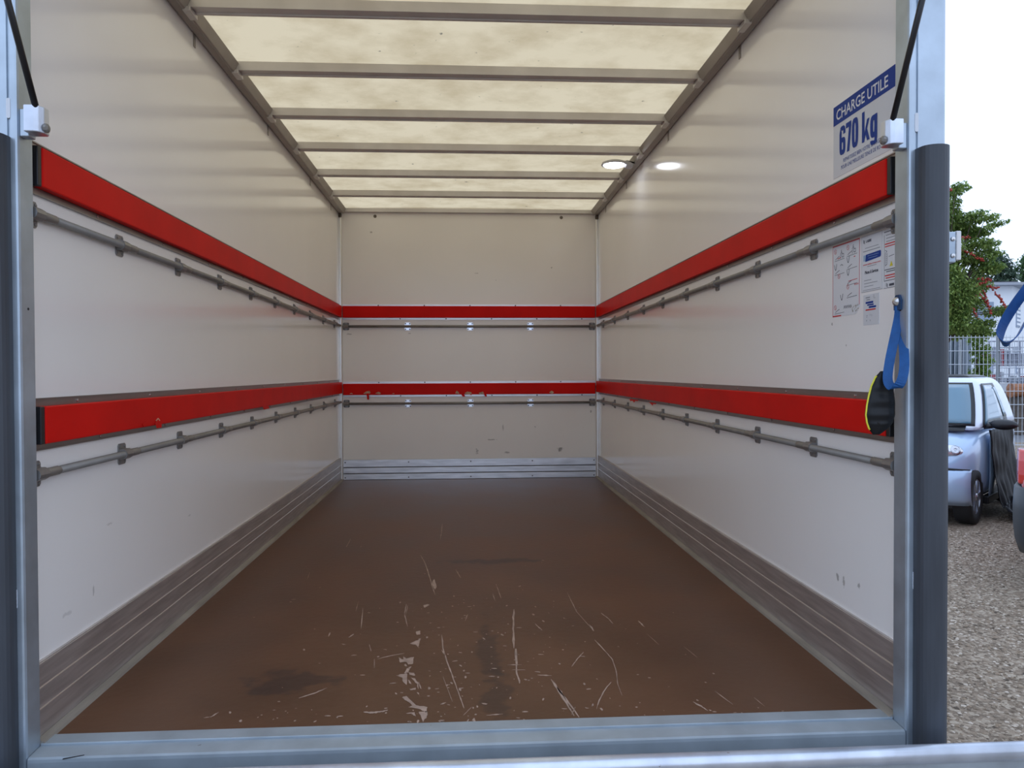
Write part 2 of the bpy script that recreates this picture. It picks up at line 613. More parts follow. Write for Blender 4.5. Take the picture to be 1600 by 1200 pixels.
SCR_POLYS = [
    [(620, 260), (600, 200), (655, 225), (660, 190), (690, 215), (778, 195), (765, 275), (715, 280), (690, 250)], [(665, 380), (700, 320), (730, 330), (715, 370)],
    [(570, 405), (640, 390), (700, 385), (695, 515), (655, 480), (640, 430)], [(720, 560), (800, 545), (790, 570), (740, 575)],
    [(640, 655), (690, 640), (800, 740), (930, 765), (915, 830), (850, 790), (710, 765), (760, 745), (690, 690)], [(830, 820), (920, 810), (930, 850), (880, 940), (860, 880)],
    [(750, 830), (785, 825), (800, 870), (770, 860)], [(740, 425), (790, 440), (830, 490), (825, 565), (812, 500), (760, 450)], [(700, 440), (730, 470), (760, 520), (720, 490)],
    [(830, 470), (850, 520), (862, 560), (846, 540)], [(720, 370), (780, 375), (790, 405), (725, 400)], [(810, 595), (835, 610), (845, 650), (822, 615)],
    [(730, 45), (800, 10), (855, -15), (825, 85), (795, 55)], [(800, -95), (850, -100), (845, -60), (805, -58)],
    [(880, -390), (925, -405), (960, -395), (920, -375), (895, -368)], [(975, -640), (1010, -690), (1035, -600), (1015, -570)]]
sm = MB()


def fz(u, v, z=.0006):
    p = on_plane(u, v, 2, 0)
    return (p.x, p.y, z)


for pts, w in SCR_LINES:
    dense = []
    for (a, b) in zip(pts[:-1], pts[1:]):
        for k in range(5):
            t = k / 5
            dense.append((a[0] + (b[0] - a[0]) * t, a[1] + (b[1] - a[1]) * t))
    dense.append(pts[-1])
    L, R = [], []
    for i, q in enumerate(dense):
        a = dense[max(0, i - 1)]
        b = dense[min(len(dense) - 1, i + 1)]
        dx, dy = b[0] - a[0], b[1] - a[1]
        l = math.hypot(dx, dy) or 1
        ta = .35 + .65 * min(1, min(i, len(dense) - 1 - i) / 2.0)
        w1, w2 = w * ta * random.uniform(.3, 1.2), w * ta * random.uniform(.3, 1.2)
        L.append(fz(q[0] - dy / l * w1, q[1] + dx / l * w1))
        R.append(fz(q[0] + dy / l * w2, q[1] - dx / l * w2))
    sm.grid([L, R])
for poly in SCR_POLYS:
    pts = []
    for i, q in enumerate(poly):
        r = poly[(i + 1) % len(poly)]
        for k in range(3):
            t = k / 3
            j = 5 if k else 2
            pts.append((540 + (q[0] + (r[0] - q[0]) * t + random.uniform(-j, j)) / 7.27, 1000 + (q[1] + (r[1] - q[1]) * t + random.uniform(-j, j)) / 7.27))
    sm.add([fz(*q, .0007) for q in pts], [tuple(range(len(pts)))])
for i in range(300):
    if i < 170:
        u, v = random.gauss(760, 110), random.uniform(930, 1118)
    elif i < 240:
        u, v = random.uniform(350, 1250), 1128 - (random.random() ** 2) * 25
    else:
        u, v = random.uniform(380, 1150), random.uniform(850, 1110)
    p = on_plane(u, v, 2, 0)
    if abs(p.x) > .95 or p.y < Y0 + .01:
        continue
    r = random.uniform(.0012, .0042)
    el = random.uniform(.5, 3)
    a = random.uniform(-.5, .5) + (0 if random.random() < .6 else 1.5)
    n = 6
    sm.add([(p.x + (math.cos(t) * r * math.cos(a) * 1 - math.sin(t) * r * el * math.sin(a)) * random.uniform(.6, 1.2),
             p.y + (math.cos(t) * r * math.sin(a) + math.sin(t) * r * el * math.cos(a)) * random.uniform(.6, 1.2), .0005) for t in [2 * math.pi * k / n for k in range(n)]], [tuple(range(n))])
so = sm.build('scratch_marks', m_scratch, floor, fix=False)
so['kind'] = 'stuff'
so['label'] = 'pale scratches and gouges worn into the brown board'
# pale edge strip on both sides of the board
for s in (-1, 1):
    MB().prism([(s * (W - .012), 0.0), (s * (W - .032), 0.0), (s * (W - .029), .006), (s * (W - .012), .010)], 1, Y0, Y1 - .01).build('edge_strip', mat('pale_edge_sealant', (.27, .245, .21), .6, var=.2, vscale=10, stretch=(3, .4, 3)), floor)

# ------------------------------------------------------------------ walls
wl_ = MB().box(-W - .035, -W, Y0, Y1 + .06, -.12, ZC + .03).build('wall_left', m_wall_l)
struct(wl_, 'glossy white left side panel of the truck box')
wr_ = MB().box(W, W + .035, Y0, Y1 + .06, -.12, ZC + .03).build('wall_right', m_wall_r)
struct(wr_, 'glossy white right side panel of the truck box')
wb_ = MB().box(-W, W, Y1, Y1 + .06, -.12, ZC + .03).build('wall_back', m_wall_b)
struct(wb_, 'white front bulkhead at the far end of the box')


def wspot(u, v, ry, rz, s, ob, axis=0, val=W, rx=.2):
    p = on_plane(u, v, axis, val) - Vector(ob.location)
    return (tuple(p), (rx, ry, rz), s)


mix_spot(m_wall_r, [wspot(1309, 902, .012, .016, .65, wr_), wspot(1318, 908, .009, .018, .6, wr_), wspot(1342, 915, .010, .012, .6, wr_), wspot(1322, 540, .006, .006, .5, wr_),
                    wspot(1300, 507, .005, .006, .6, wr_)], (.22, .21, .20))
mix_spot(m_wall_l, [wspot(146, 922, .005, .02, .45, wl_, 0, -W), wspot(104, 960, .03, .008, .25, wl_, 0, -W), wspot(172, 818, .02, .006, .3, wl_, 0, -W), wspot(296, 805, .02, .006, .3, wl_, 0, -W)], (.28, .27, .26))
mix_spot(m_wall_b, [wspot(875, 702, .2, .022, .7, wb_, 1, Y1, .028), wspot(745, 705, .2, .03, .45, wb_, 1, Y1, .016), wspot(792, 707, .2, .010, .5, wb_, 1, Y1, .03),
                    wspot(768, 687, .2, .006, .5, wb_, 1, Y1, .05), wspot(786, 667, .2, .03, .4, wb_, 1, Y1, .008), wspot(546, 522, .2, .008, .4, wb_, 1, Y1, .03),
                    wspot(580, 363, .2, .008, .5, wb_, 1, Y1, .012), wspot(640, 521, .2, .006, .4, wb_, 1, Y1, .02), wspot(923, 643, .2, .014, .6, wb_, 1, Y1, .008),
                    wspot(862, 418, .2, .008, .5, wb_, 1, Y1, .010), wspot(745, 427, .2, .006, .4, wb_, 1, Y1, .018)], (.16, .14, .13))
# two sunk fixings near the top of the bulkhead
for u, v in ((586, 338), (877, 340)):
    p = on_plane(u, v, 1, Y1)
    f_ = MB().lathe([(.013, 0), (.013, .003), (.007, .003), (.005, .001), (0, .001)], (p.x, Y1, p.z), (0, -1, 0), 12).build('fixing', mat('rusty_fixing', (.20, .17, .14), .6, metal=.3), wb_)

# baseboards: aluminium kick plates made of three strips each
KS = [(0.004, .070), (.074, .119), (.123, .176)]
for s, nm, lb in ((-1, 'baseboard_left', 'ribbed aluminium kick plate along the left wall'), (1, 'baseboard_right', 'ribbed aluminium kick plate along the right wall')):
    x0, x1 = sorted((s * W, s * (W - .008)))
    b = struct(MB().box(x0, x1, Y0, Y1 - .012, 0, .178).build(nm, m_alu_kick), lb)
    for z0, z1 in KS:
        xa, xb = sorted((s * (W - .008), s * (W - .011)))
        MB().box(xa, xb, Y0, Y1 - .012, z0, z1).build('strip', m_alu_kick, b, bevel=.001)
    for zz in (.072, .121):
        MB().tube([(s * (W - .0105), Y0, zz), (s * (W - .0105), Y1 - .012, zz)], .0026, 6).build('ridge', m_alu_kick_edge, b)
scr_me = MB().lathe([(.0045, 0), (.004, .0018), (0, .0028)], (0, 0, 0), (0, 0, 1), 8).mesh('screw', m_screw)
scr_dark = MB().lathe([(.0055, 0), (.005, .0018), (0, .0028)], (0, 0, 0), (0, 0, 1), 8).mesh('dark_screw', mat('dark_screw_steel', (.12, .11, .11), .5, metal=.4))
bb = struct(MB().box(-W + .012, W - .012, Y1 - .008, Y1, -.0, .158).build('baseboard_back', mat('dark_joint', (.10, .10, .11), .6)), 'bright aluminium kick plate along the far bulkhead')
for z0, z1 in ((.002, .046), (.053, .095), (.102, .158)):
    MB().box(-W + .012, W - .012, Y1 - .012, Y1 - .008, z0, z1).build('strip', m_alu_back, bb, bevel=.001)
for z in (.018, .138):
    for x in (-.985, -.49, 0, .49, .985):
        put('screw', scr_dark, bb, (x, Y1 - .012, z), (math.pi / 2, 0, 0))

# ------------------------------------------------------------------ ceiling: translucent sheet on roof bows
rows = []
for i in range(12):
    y = YF + (Y1 + .06 - YF) * i / 11
    rows.append([(x, y, ZC + .012 * (1 - (x / 1.06) ** 2)) for x in (-1.06, -.7, -.35, 0, .35, .7, 1.06)])
ceil = struct(MB().grid(rows).build('ceiling', m_roof, smooth=True, fix=False), 'yellowed translucent roof sheet letting daylight through')
bow_prof = [(0, .036), (0, 0), (.012, 0), (.014, .004), (.050, .004), (.052, 0), (.064, 0), (.064, .036), (.060, .036), (.060, .006), (.004, .006), (.004, .036)]
bow = MB()
bow.prism(bow_prof, 0, -W + .045, W - .045)
bow_me = bow.mesh('roof_bow', m_alu_roof)
BOWS = [2.15, 2.70, 3.25, 3.805, 4.36, 4.93, 5.49]
for y in BOWS:
    o = put('roof_bow', bow_me, ceil, (0, y, ZC - .034))
    o['label'] = 'grey aluminium roof bow'
    for s in (-1, 1):       # end clips
        MB().box(*sorted((s * (W - .062), s * (W - .036))), y - .008, y + .07, ZC - .050, ZC - .034).build('end_clip', m_alu_roof, o, bevel=.002)
hb = MB().box(-W + .03, W - .03, Y1 - .035, Y1, ZC - .032, ZC - .002).build('roof_header', m_alu_roof, ceil, bevel=.002)
# top rails
m_top = mat('top_rail_aluminium', (.37, .34, .31), .45, metal=.5, var=.08, vscale=6)
for s, nm in ((-1, 'trim_1'), (1, 'trim_2')):
    prof = [(s * W, ZC - .036), (s * (W - .012), ZC - .044), (s * (W - .034), ZC - .040), (s * (W - .040), ZC - .046), (s * (W - .046), ZC - .044), (s * (W - .064), ZC - .006), (s * W, ZC - .004)]
    t = struct(MB().prism([(p[0], p[1]) for p in prof], 1, Y0, Y1 - .03).build(nm, m_top, bevel=.002), 'grey aluminium top rail along the %s roof edge' % ('left' if s < 0 else 'right'))
    for y in (2.9, 3.95, 5.0, 5.75):
        MB().box(*sorted((s * (W - .003), s * W)), y, y + .02, ZC - .085, ZC - .036).build('rail_tab', m_top, t)
# corner profiles
for s, nm in ((-1, 'trim_3'), (1, 'trim_4')):
    prof = [(s * W, Y1), (s * W, Y1 - .044), (s * (W - .004), Y1 - .044), (s * (W - .005), Y1 - .026)]
    prof += [(s * (W - .014 - .012 * math.sin(a_)), Y1 - .014 - .012 * math.cos(a_)) for a_ in [math.pi * (.0 + k * .1) for k in range(6)]]
    prof += [(s * (W - .026), Y1)]
    struct(MB().prism(prof, 2, .0, ZC - .03).build(nm, mat('corner_aluminium', (.78, .77, .75), .28, metal=.6)), 'aluminium corner profile at the far %s corner' % ('left' if s < 0 else 'right'))
    bt = MB().box(*sorted((s * W, s * (W - .026))), Y1 - .036, Y1, ZC - .075, ZC - .040).build('corner_cap', mat('dark_corner_cap', (.10, .085, .07), .6), bpy.data.objects[nm], bevel=.006)

# ------------------------------------------------------------------ rear door frame
for s, nm, sd in ((-1, 'trim_5', 'left'), (1, 'trim_6', 'right')):
    def X(a): return s * a
    prof = [(X(1.004), Y0), (X(1.004), YF + .006), (X(1.006), YF + .001), (X(1.010), YF), (X(1.020), YF), (X(1.0215), YF + .004), (X(1.025), YF + .004), (X(1.0265), YF), (X(1.088), YF),
            (X(1.093), YF + .002), (X(1.095), YF + .007), (X(1.095), Y0 + .03), (X(1.06), Y0 + .03), (X(1.06), Y0)]
    post = struct(MB().prism(prof, 2, -.16, ZC + .07).build(nm, m_galv, smooth=False), 'galvanised steel door post on the %s of the rear opening' % sd)
    for z in (1.425, .35):       # oval slots in the groove
        pts = []
        for k in range(16):
            t = 2 * math.pi * k / 16
            pts.append((X(1.0235) + .0045 * math.cos(t), z + .018 * (1 if math.sin(t) > 0 else -1) * (abs(math.sin(t)) > .05) + .004 * math.sin(t)))
        MB().prism([(a, b) for a, b in pts], 1, YF - .0008, YF + .003).build('oval_slot', mat('pale_plug', (.72, .76, .82), .5), post)
    MB().lathe([(.003, 0), (.003, .001), (0, .001)], (X(1.004), YF + .03, .99), (-s, 0, 0), 10).build('screw_hole', m_dark, post)
# lintel above the opening (out of the picture, closes the frame)
struct(MB().box(-1.095, 1.095, YF, Y0, ZC - .01, ZC + .08).build('trim_7', m_galv, bevel=.003), 'galvanised steel lintel over the rear opening')
# sill
sill = struct(MB().box(-1.003, 1.003, YF + .053, Y0 + .045, -.10, .0025).build('trim_8', m_sill, bevel=.0015), 'galvanised steel sill along the floor edge')
MB().prism([(YF + .0525, -.003), (YF + .006, -.006), (YF + .001, -.009), (YF, -.016), (YF, -.15), (YF + .0525, -.15)], 0, -1.003, 1.003).build('sill_nose', m_sill, sill)
tm = MB()
mk = on_plane(110, 1184, 1, YF - .001)
MB().add([(mk.x - .018, YF - .0006, mk.z - .004), (mk.x + .03, YF - .0006, mk.z + .004), (mk.x + .03, YF - .0006, mk.z + .006), (mk.x - .016, YF - .0006, mk.z - .001)], [(0, 1, 2, 3)]).build('paint_nick', m_dark, sill)
# raised upper flap of the rear door (above the picture): the gas struts end on it
flap = MB().add([(-1.09, YF, ZC + .10), (1.09, YF, ZC + .10), (1.09, 1.30, ZC + .085), (-1.09, 1.30, ZC + .085), (-1.09, YF, ZC + .13), (1.09, YF, ZC + .13), (1.09, 1.30, ZC + .115), (-1.09, 1.30, ZC + .115)],
                [(0, 3, 2, 1), (4, 5, 6, 7), (0, 1, 5, 4), (1, 2, 6, 5), (2, 3, 7, 6), (3, 0, 4, 7)]).build('door_1', m_white)
struct(flap, 'white upper door flap held open above the opening')

# ------------------------------------------------------------------ red bumper rails
peel_me = None


def red_rail(name_lbl, side, z0a, z1a, z0r, z1r, screws=True):
    """aluminium backing plate with a proud red board; side -1 left, 1 right, 0 bulkhead"""
    t = thing('bumper_rail', name_lbl, 'bumper rail', (side * W, (Y0 + Y1) / 2, z0a) if side else (0, Y1, z0a))
    th = .026
    if side:
        ya, yb = Y0 + .012, Y1 - .035
        x = side * W
        xi = lambda d: side * (W - d)
        bp = MB().box(*sorted((x, xi(.004))), ya, yb, z0a, z1a)
        bp.box(*sorted((xi(.004), xi(.007))), ya, yb, z0a, z0a + .003)
        bp.box(*sorted((xi(.004), xi(.007))), ya, yb, z1a - .003, z1a)
        bp.build('backing_plate', m_alu, t)
        MB().box(*sorted((xi(.004), xi(th))), ya + .022, yb, z0r, z1r).build('red_board', m_red, t, bevel=.003)
        MB().box(*sorted((xi(.004), xi(th - .002))), ya + .004, ya + .020, z0r, z1r).build('end_cap', m_black, t, bevel=.002)
        ys = [Y0 + .22 + .45 * k for k in range(10)]
        for y in ys:
            if y < yb - .02:
                put('screw', scr_me, t, (xi(.004), y, z1a - .011), (0, -side * math.pi / 2, 0))
                put('screw', scr_me, t, (xi(.004), y + .12, z0a + .009), (0, -side * math.pi / 2, 0))
    else:
        xa, xb = -W + .026, W - .026
        bp = MB().box(xa, xb, Y1 - .004, Y1, z0a, z1a)
        bp.build('backing_plate', m_alu_back, t, bevel=.001)
        MB().box(xa + .004, xb - .004, Y1 - th, Y1 - .004, z0r, z1r).build('red_board', m_red, t, bevel=.003)
        for k in range(5):
            put('screw', scr_dark, t, (-.72 + .36 * k, Y1 - .004, z1a - .008), (math.pi / 2, 0, 0))
            put('screw', scr_dark, t, (-.55 + .36 * k, Y1 - .004, z0a + .008), (math.pi / 2, 0, 0))
    return t


UP = (1.259, 1.380, 1.275, 1.366)
LO = (.667, .789, .683, .770)
red_rail('upper red bumper rail on the left wall', -1, *UP)
red_rail('upper red bumper rail on the right wall', 1, *UP)
red_rail('upper red bumper rail across the far bulkhead', 0, *UP)
rl = red_rail('lower red bumper rail on the left wall', -1, *LO)
rr = red_rail('lower red bumper rail on the right wall', 1, *LO)
rb = red_rail('lower red bumper rail across the far bulkhead, its red skin torn along the bottom', 0, .652, .774, .669, .757)


def chip(parent, pts, m, nm):
    MB().add(pts, [tuple(range(len(pts)))]).build(nm, m, parent, fix=False, solid=.001)


def back_chip(px, parent=rb):
    c = []
    for i, (u, v) in enumerate(px):
        p = on_plane(u, v, 1, Y1 - .0275)
        c.append((p.x, Y1 - .0275 - .0006 * (i % 2), p.z))
    return c


def zpx(x, y):
    return (500 + x / 3.478, 560 + y / 3.478)


for poly in ([(235, 192), (250, 180), (270, 176), (275, 188), (262, 194)], [(300, 190), (318, 181), (332, 189), (325, 194)], [(735, 190), (742, 175), (752, 182), (758, 193)],
             [(785, 190), (800, 180), (822, 184), (826, 194), (800, 195)], [(862, 188), (885, 180), (892, 192), (870, 195)], [(1245, 186), (1258, 175), (1272, 184), (1262, 193)],
             [(160, 192), (172, 187), (180, 194)], [(390, 192), (402, 188), (404, 193)]):
    chip(rb, back_chip([zpx(*q) for q in poly]), m_wood, 'bare_chip')
for poly in ([(252, 192), (264, 188), (268, 224), (258, 224)], [(765, 192), (778, 190), (790, 206), (776, 208)], [(890, 192), (902, 190), (908, 207), (898, 207)], [(815, 194), (825, 192), (822, 202)]):
    chip(rb, [(p[0], p[1] - .003, p[2]) for p in back_chip([zpx(*q) for q in poly])], m_red, 'torn_flap')


def side_chip(px, s, d=.0275):
    out = []
    for u, v in px:
        p = on_plane(u, v, 0, s * (W - d))
        out.append(tuple(p))
    return out


chip(rl, side_chip([(242, 661), (247, 655), (252, 663), (252, 668), (245, 669)], -1, .0285), m_red, 'torn_flap')
chip(rl, side_chip([(222, 662), (226, 659), (229, 664), (224, 667)], -1, .0285), m_red, 'torn_flap')
chip(rl, side_chip([(243, 657), (247, 653), (250, 657), (246, 660)], -1, .0275), m_wood, 'bare_chip')
chip(rl, side_chip([(409, 634), (418, 632), (421, 638), (413, 640)], -1, .0285), m_red, 'torn_flap')
chip(rr, side_chip([(984, 623), (998, 625), (996, 627), (993, 626), (991, 629), (988, 626), (985, 627)], 1, .0285), m_red, 'torn_flap')
chip(rr, side_chip([(1014, 628), (1026, 630), (1024, 632), (1021, 631), (1020, 634), (1017, 631)], 1, .0285), m_red, 'torn_flap')

# ------------------------------------------------------------------ lashing rails (tube + clamps)


def bracket_mesh(mt, saddle=True):
    b = MB()
    h, w, th = .030, .0235, .0035
    prof = [(-w, -h + .006), (-w + .006, -h), (w - .006, -h), (w, -h + .006), (w, h - .006), (w - .006, h), (-w + .006, h), (-w, h - .006)]
    b.prism(prof, 2, 0, th)          # local: x along the rail, y up, z away from the wall
    if saddle:
        b.prism([(-.0145, th), (-.0145, .016), (-.009, .0245), (0, .0275), (.009, .0245), (.0145, .016), (.0145, th)], 0, -w * .86, w * .86)
    for sx in (-1, 1):
        for sy in (-1, 1):
            b.lathe([(.0042, 0), (.004, .002), (0, .003)], (sx * .0145, sy * .0225, th), (0, 0, 1), 7)
    return b.mesh('bracket', mt)


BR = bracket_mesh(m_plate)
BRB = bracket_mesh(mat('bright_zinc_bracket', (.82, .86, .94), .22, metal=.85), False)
SLEEVE = MB().tube([(-.03, 0, 0), (-.026, 0, 0), (.026, 0, 0), (.03, 0, 0)], [.0098, .0112, .0112, .0098], 12).mesh('sleeve', m_steel, smooth=True)


def lash_rail(lbl, side, z):
    o = .0145
    if side:
        x = side * (W - o)
        t = thing('lashing_rail', lbl, 'lashing rail', (side * W, 3.9, z))
        MB().tube([(x, Y0 + .012, z), (x, Y1 - .05, z)], .0098, 12).build('tube', m_steel, t, smooth=True)
        rot = Matrix(((0, 0, -side), (-side, 0, 0), (0, 1, 0))).to_euler() if side else None
        for k in range(10):
            y = 1.826 + .4485 * k if k else 1.826
            if y > Y1 - .06:
                continue
            put('bracket', BR, t, (side * W, y, z), rot)
            yy = y - .053 if k else y + .045
            put('sleeve', SLEEVE, t, (x, (y + .05), z), (0, 0, math.pi / 2))
    else:
        t = thing('lashing_rail', lbl, 'lashing rail', (0, Y1, z))
        MB().tube([(-W + .03, Y1 - o, z), (W - .03, Y1 - o, z)], .0098, 12).build('tube', m_steel, t, smooth=True)
        for x in (-.972, -.492, .0, .478, .972):
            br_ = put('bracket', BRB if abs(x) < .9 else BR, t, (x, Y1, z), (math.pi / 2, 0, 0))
            for sx in (-1, 1):
                for sz in (-1, 1):
                    put('screw', scr_dark, br_, (x + sx * .0165, Y1 - .0045, z + sz * .0215), (math.pi / 2, 0, 0))
    return t


lash_rail('upper steel tube lashing rail on the left wall', -1, 1.212)
lash_rail('lower steel tube lashing rail on the left wall', -1, .614)
lash_rail('upper steel tube lashing rail on the right wall', 1, 1.212)
lash_rail('lower steel tube lashing rail on the right wall', 1, .614)
lash_rail('upper steel tube lashing rail across the far bulkhead', 0, 1.207)
lash_rail('lower steel tube lashing rail across the far bulkhead', 0, .600)

# ------------------------------------------------------------------ roof lamp
LZ = 2.088
lc = Vector((.860, 4.585, LZ))
lamp = thing('ceiling_lamp', 'round lit LED lamp hanging from the right roof rail', 'lamp', (lc.x, lc.y, LZ))
MB().lathe([(.0, .018), (.05, .018), (.072, .010), (.076, .0), (.074, -.004), (.066, -.004)], lc, (0, 0, 1), 32).build('housing', m_lamp_body, lamp, smooth=True)
MB().lathe([(.066, -.003), (.060, -.010), (.04, -.016), (0, -.018)], lc, (0, 0, 1), 32).build('diffuser', m_lamp, lamp, smooth=True)
tr_ = MB()
tr_.tube([(lc.x + .0735 * math.cos(2 * math.pi * k / 24), lc.y + .0735 * math.sin(2 * math.pi * k / 24), LZ - .002) for k in range(25)], .0035, 6)
tr_.build('bezel', m_lamp_body, lamp, smooth=True)
MB().prism([(lc.x + .055, LZ + .014), (lc.x + .07, LZ - .014), (W - .058, LZ - .022), (W - .042, LZ + .01), (W - .046, ZC - .04), (W - .060, ZC - .03), (lc.x + .072, LZ + .02)], 1, lc.y - .03, lc.y + .03).build('mount', m_lamp_body, lamp, bevel=.004)

# ------------------------------------------------------------------ stickers on the right wall
RW = Matrix(((0, 0, -1), (-1, 0, 0), (0, 1, 0)))      # local x -> -Y, y -> Z, z -> -X


def wall_mtx(y, z, off=.0):
    return Matrix.Translation((W - off, y, z)) @ RW.to_4x4()


def local_part(name, mb, m, root, smooth=False):
    ob = bpy.data.objects.new(name, mb.mesh(name, m, smooth, fix=False))
    C.objects.link(ob)
    ob.parent = root
    return ob


def sheet(name, lbl, cat, y, z, w, h, m, cut=0.0):
    """flat sticker; local origin is its upper left corner as seen from inside"""
    pts = [(0, 0), (w, 0), (w, -h), (0, -h)] if not cut else [(0, 0), (w, 0), (w, -h + cut), (w - cut * .7, -h + cut * .3), (w - cut * 1.1, -h), (0, -h)]
    me = MB().prism(pts, 2, 0, .0008).mesh(name, m)
    ob = bpy.data.objects.new(name, me)
    C.objects.link(ob)
    ob.matrix_world = wall_mtx(y, z)
    WMAT[ob.name] = ob.matrix_world.copy()
    tag(ob, lbl, cat)
    return ob


def rects(name, lst, m, root, z=.0011):
    mb = MB()
    for x0, y0, x1, y1 in lst:
        mb.add([(x0, y0, z), (x1, y0, z), (x1, y1, z), (x0, y1, z)], [(0, 1, 2, 3)])
    return local_part(name, mb, m, root)


def lines(mb, pts, w=.0006, z=.0011):
    for a, b in zip(pts[:-1], pts[1:]):
        dx, dy = b[0] - a[0], b[1] - a[1]
        l = math.hypot(dx, dy) or 1
        nx, ny = -dy / l * w, dx / l * w
        mb.add([(a[0] - nx, a[1] - ny, z), (b[0] - nx, b[1] - ny, z), (b[0] + nx, b[1] + ny, z), (a[0] + nx, a[1] + ny, z)], [(0, 1, 2, 3)])


def ring(mb, cx, cy, r, w=.0012, z=.0012):
    n = 16
    o = [(cx + (r + s_ * w) * math.cos(2 * math.pi * k / n), cy + (r + s_ * w) * math.sin(2 * math.pi * k / n), z) for s_ in (-.5, .5) for k in range(n)]
    mb.add(o, [(k, (k + 1) % n, n + (k + 1) % n, n + k) for k in range(n)])
    lines(mb, [(cx - r * .7, cy + r * .7), (cx + r * .7, cy - r * .7)], w * .4, z)


def text(name, body, m, root, x, y, width, height, bold=0.0, z=.0012, slant=0.0):
    cu = bpy.data.curves.new(name, 'FONT')
    cu.body = body
    cu.size = 1
    cu.offset = bold
    cu.resolution_u = 3
    cu.shear = slant
    tmp = bpy.data.objects.new('text_source', cu)
    C.objects.link(tmp)
    dg = bpy.context.evaluated_depsgraph_get()
    me = bpy.data.meshes.new_from_object(tmp.evaluated_get(dg))
    bpy.data.objects.remove(tmp)
    bpy.data.curves.remove(cu)
    me.name = name
    xs = [v.co.x for v in me.vertices]
    ys = [v.co.y for v in me.vertices]
    x0, x1, y0, y1 = min(xs), max(xs), min(ys), max(ys)
    for v in me.vertices:
        v.co = ((v.co.x - x0) / (x1 - x0) * width + x, (v.co.y - y0) / (y1 - y0) * height + y, z)
    me.materials.clear()
    me.materials.append(m)
    ob = bpy.data.objects.new(name, me)
    C.objects.link(ob)
    ob.parent = root
    return ob


SY, SZ = 2.154, 1.597
sign = sheet('load_sign', 'blue and white sticker reading CHARGE UTILE 670 kg on the right wall', 'sign', SY, SZ, .318, .203, m_paper_grey)
rects('header_band', [(.0, -.054, .318, 0)], m_signblue, sign)


def loc_of(u, v):
    p = on_plane(u, v, 0, W)
    return (SY - p.y, p.z - SZ)


text('header_text', 'CHARGE UTILE', m_paper, sign, .018, -.043, .268, .030, .012, z=.0014)


def heavy_glyphs(root):
    """condensed heavy figures 670 kg drawn as thick strokes"""
    mb_ = MB()
    base_, cap, xh, w_ = -.147, .080, .056, .0068
    zq = [.0012]

    def loop(x0, x1, y0, y1):
        cx, cy, rx, ry = (x0 + x1) / 2, (y0 + y1) / 2, (x1 - x0) / 2, (y1 - y0) / 2
        n = 28
        zq[0] += .00006
        vs = []
        for q in (1, 0):
            for k in range(n):
                t_ = 2 * math.pi * k / n
                c_, s_ = math.cos(t_), math.sin(t_)
                e_ = .62
                px_, py_ = abs(c_) ** e_ * (1 if c_ > 0 else -1), abs(s_) ** e_ * (1 if s_ > 0 else -1)
                vs.append((cx + px_ * (rx if q else rx - 2 * w_), cy + py_ * (ry if q else ry - 2 * w_), zq[0]))
        mb_.add(vs, [(k, (k + 1) % n, n + (k + 1) % n, n + k) for k in range(n)])

    def quad(*p):
        zq[0] += .00006
        mb_.add([(a, b, zq[0]) for a, b in p], [tuple(range(len(p)))])
    # 6
    loop(.036, .070, base_, base_ + cap * .60)
    quad((.036, base_ + .02), (.0485, base_ + .02), (.0485, base_ + cap - .016), (.041, base_ + cap - .003), (.036, base_ + cap - .02))
    quad((.041, base_ + cap - .003), (.047, base_ + cap), (.060, base_ + cap), (.067, base_ + cap - .005), (.070, base_ + cap - .014), (.070, base_ + cap - .024), (.0575, base_ + cap - .024), (.0575, base_ + cap - .013), (.0485, base_ + cap - .013))
    # 7
    quad((.073, base_ + cap), (.103, base_ + cap), (.103, base_ + cap - .014), (.073, base_ + cap - .014))
    quad((.0905, base_ + cap - .012), (.103, base_ + cap - .012), (.092, base_), (.0785, base_))
    # 0
    loop(.106, .140, base_, base_ + cap)
    # k
    quad((.160, base_), (.1725, base_), (.1725, base_ + cap), (.160, base_ + cap))
    quad((.1725, base_ + .022), (.186, base_ + xh), (.198, base_ + xh), (.1725, base_ + .004))
    quad((.176, base_ + .026), (.184, base_ + .036), (.199, base_), (.186, base_))
    # g
    loop(.202, .236, base_ - .002, base_ + xh)
    quad((.2235, base_ - .006), (.236, base_ - .006), (.236, base_ + xh), (.2235, base_ + xh))
    quad((.202, base_ - .008), (.2135, base_ - .008), (.2145, base_ - .010), (.2225, base_ - .010), (.2235, base_ - .006), (.236, base_ - .006), (.233, base_ - .016), (.227, base_ - .020), (.210, base_ - .020), (.204, base_ - .016))
    return local_part('load_text', mb_, m_signblue, root)


heavy_glyphs(sign)
text('small_text', 'REPARTISSEZ BIEN VOTRE CHARGE', m_signblue, sign, .058, -.170, .195, .0105, .0)
text('small_text', 'POUR UNE MEILLEURE TENUE DE ROUTE', m_signblue, sign, .046, -.187, .228, .0105, .0)

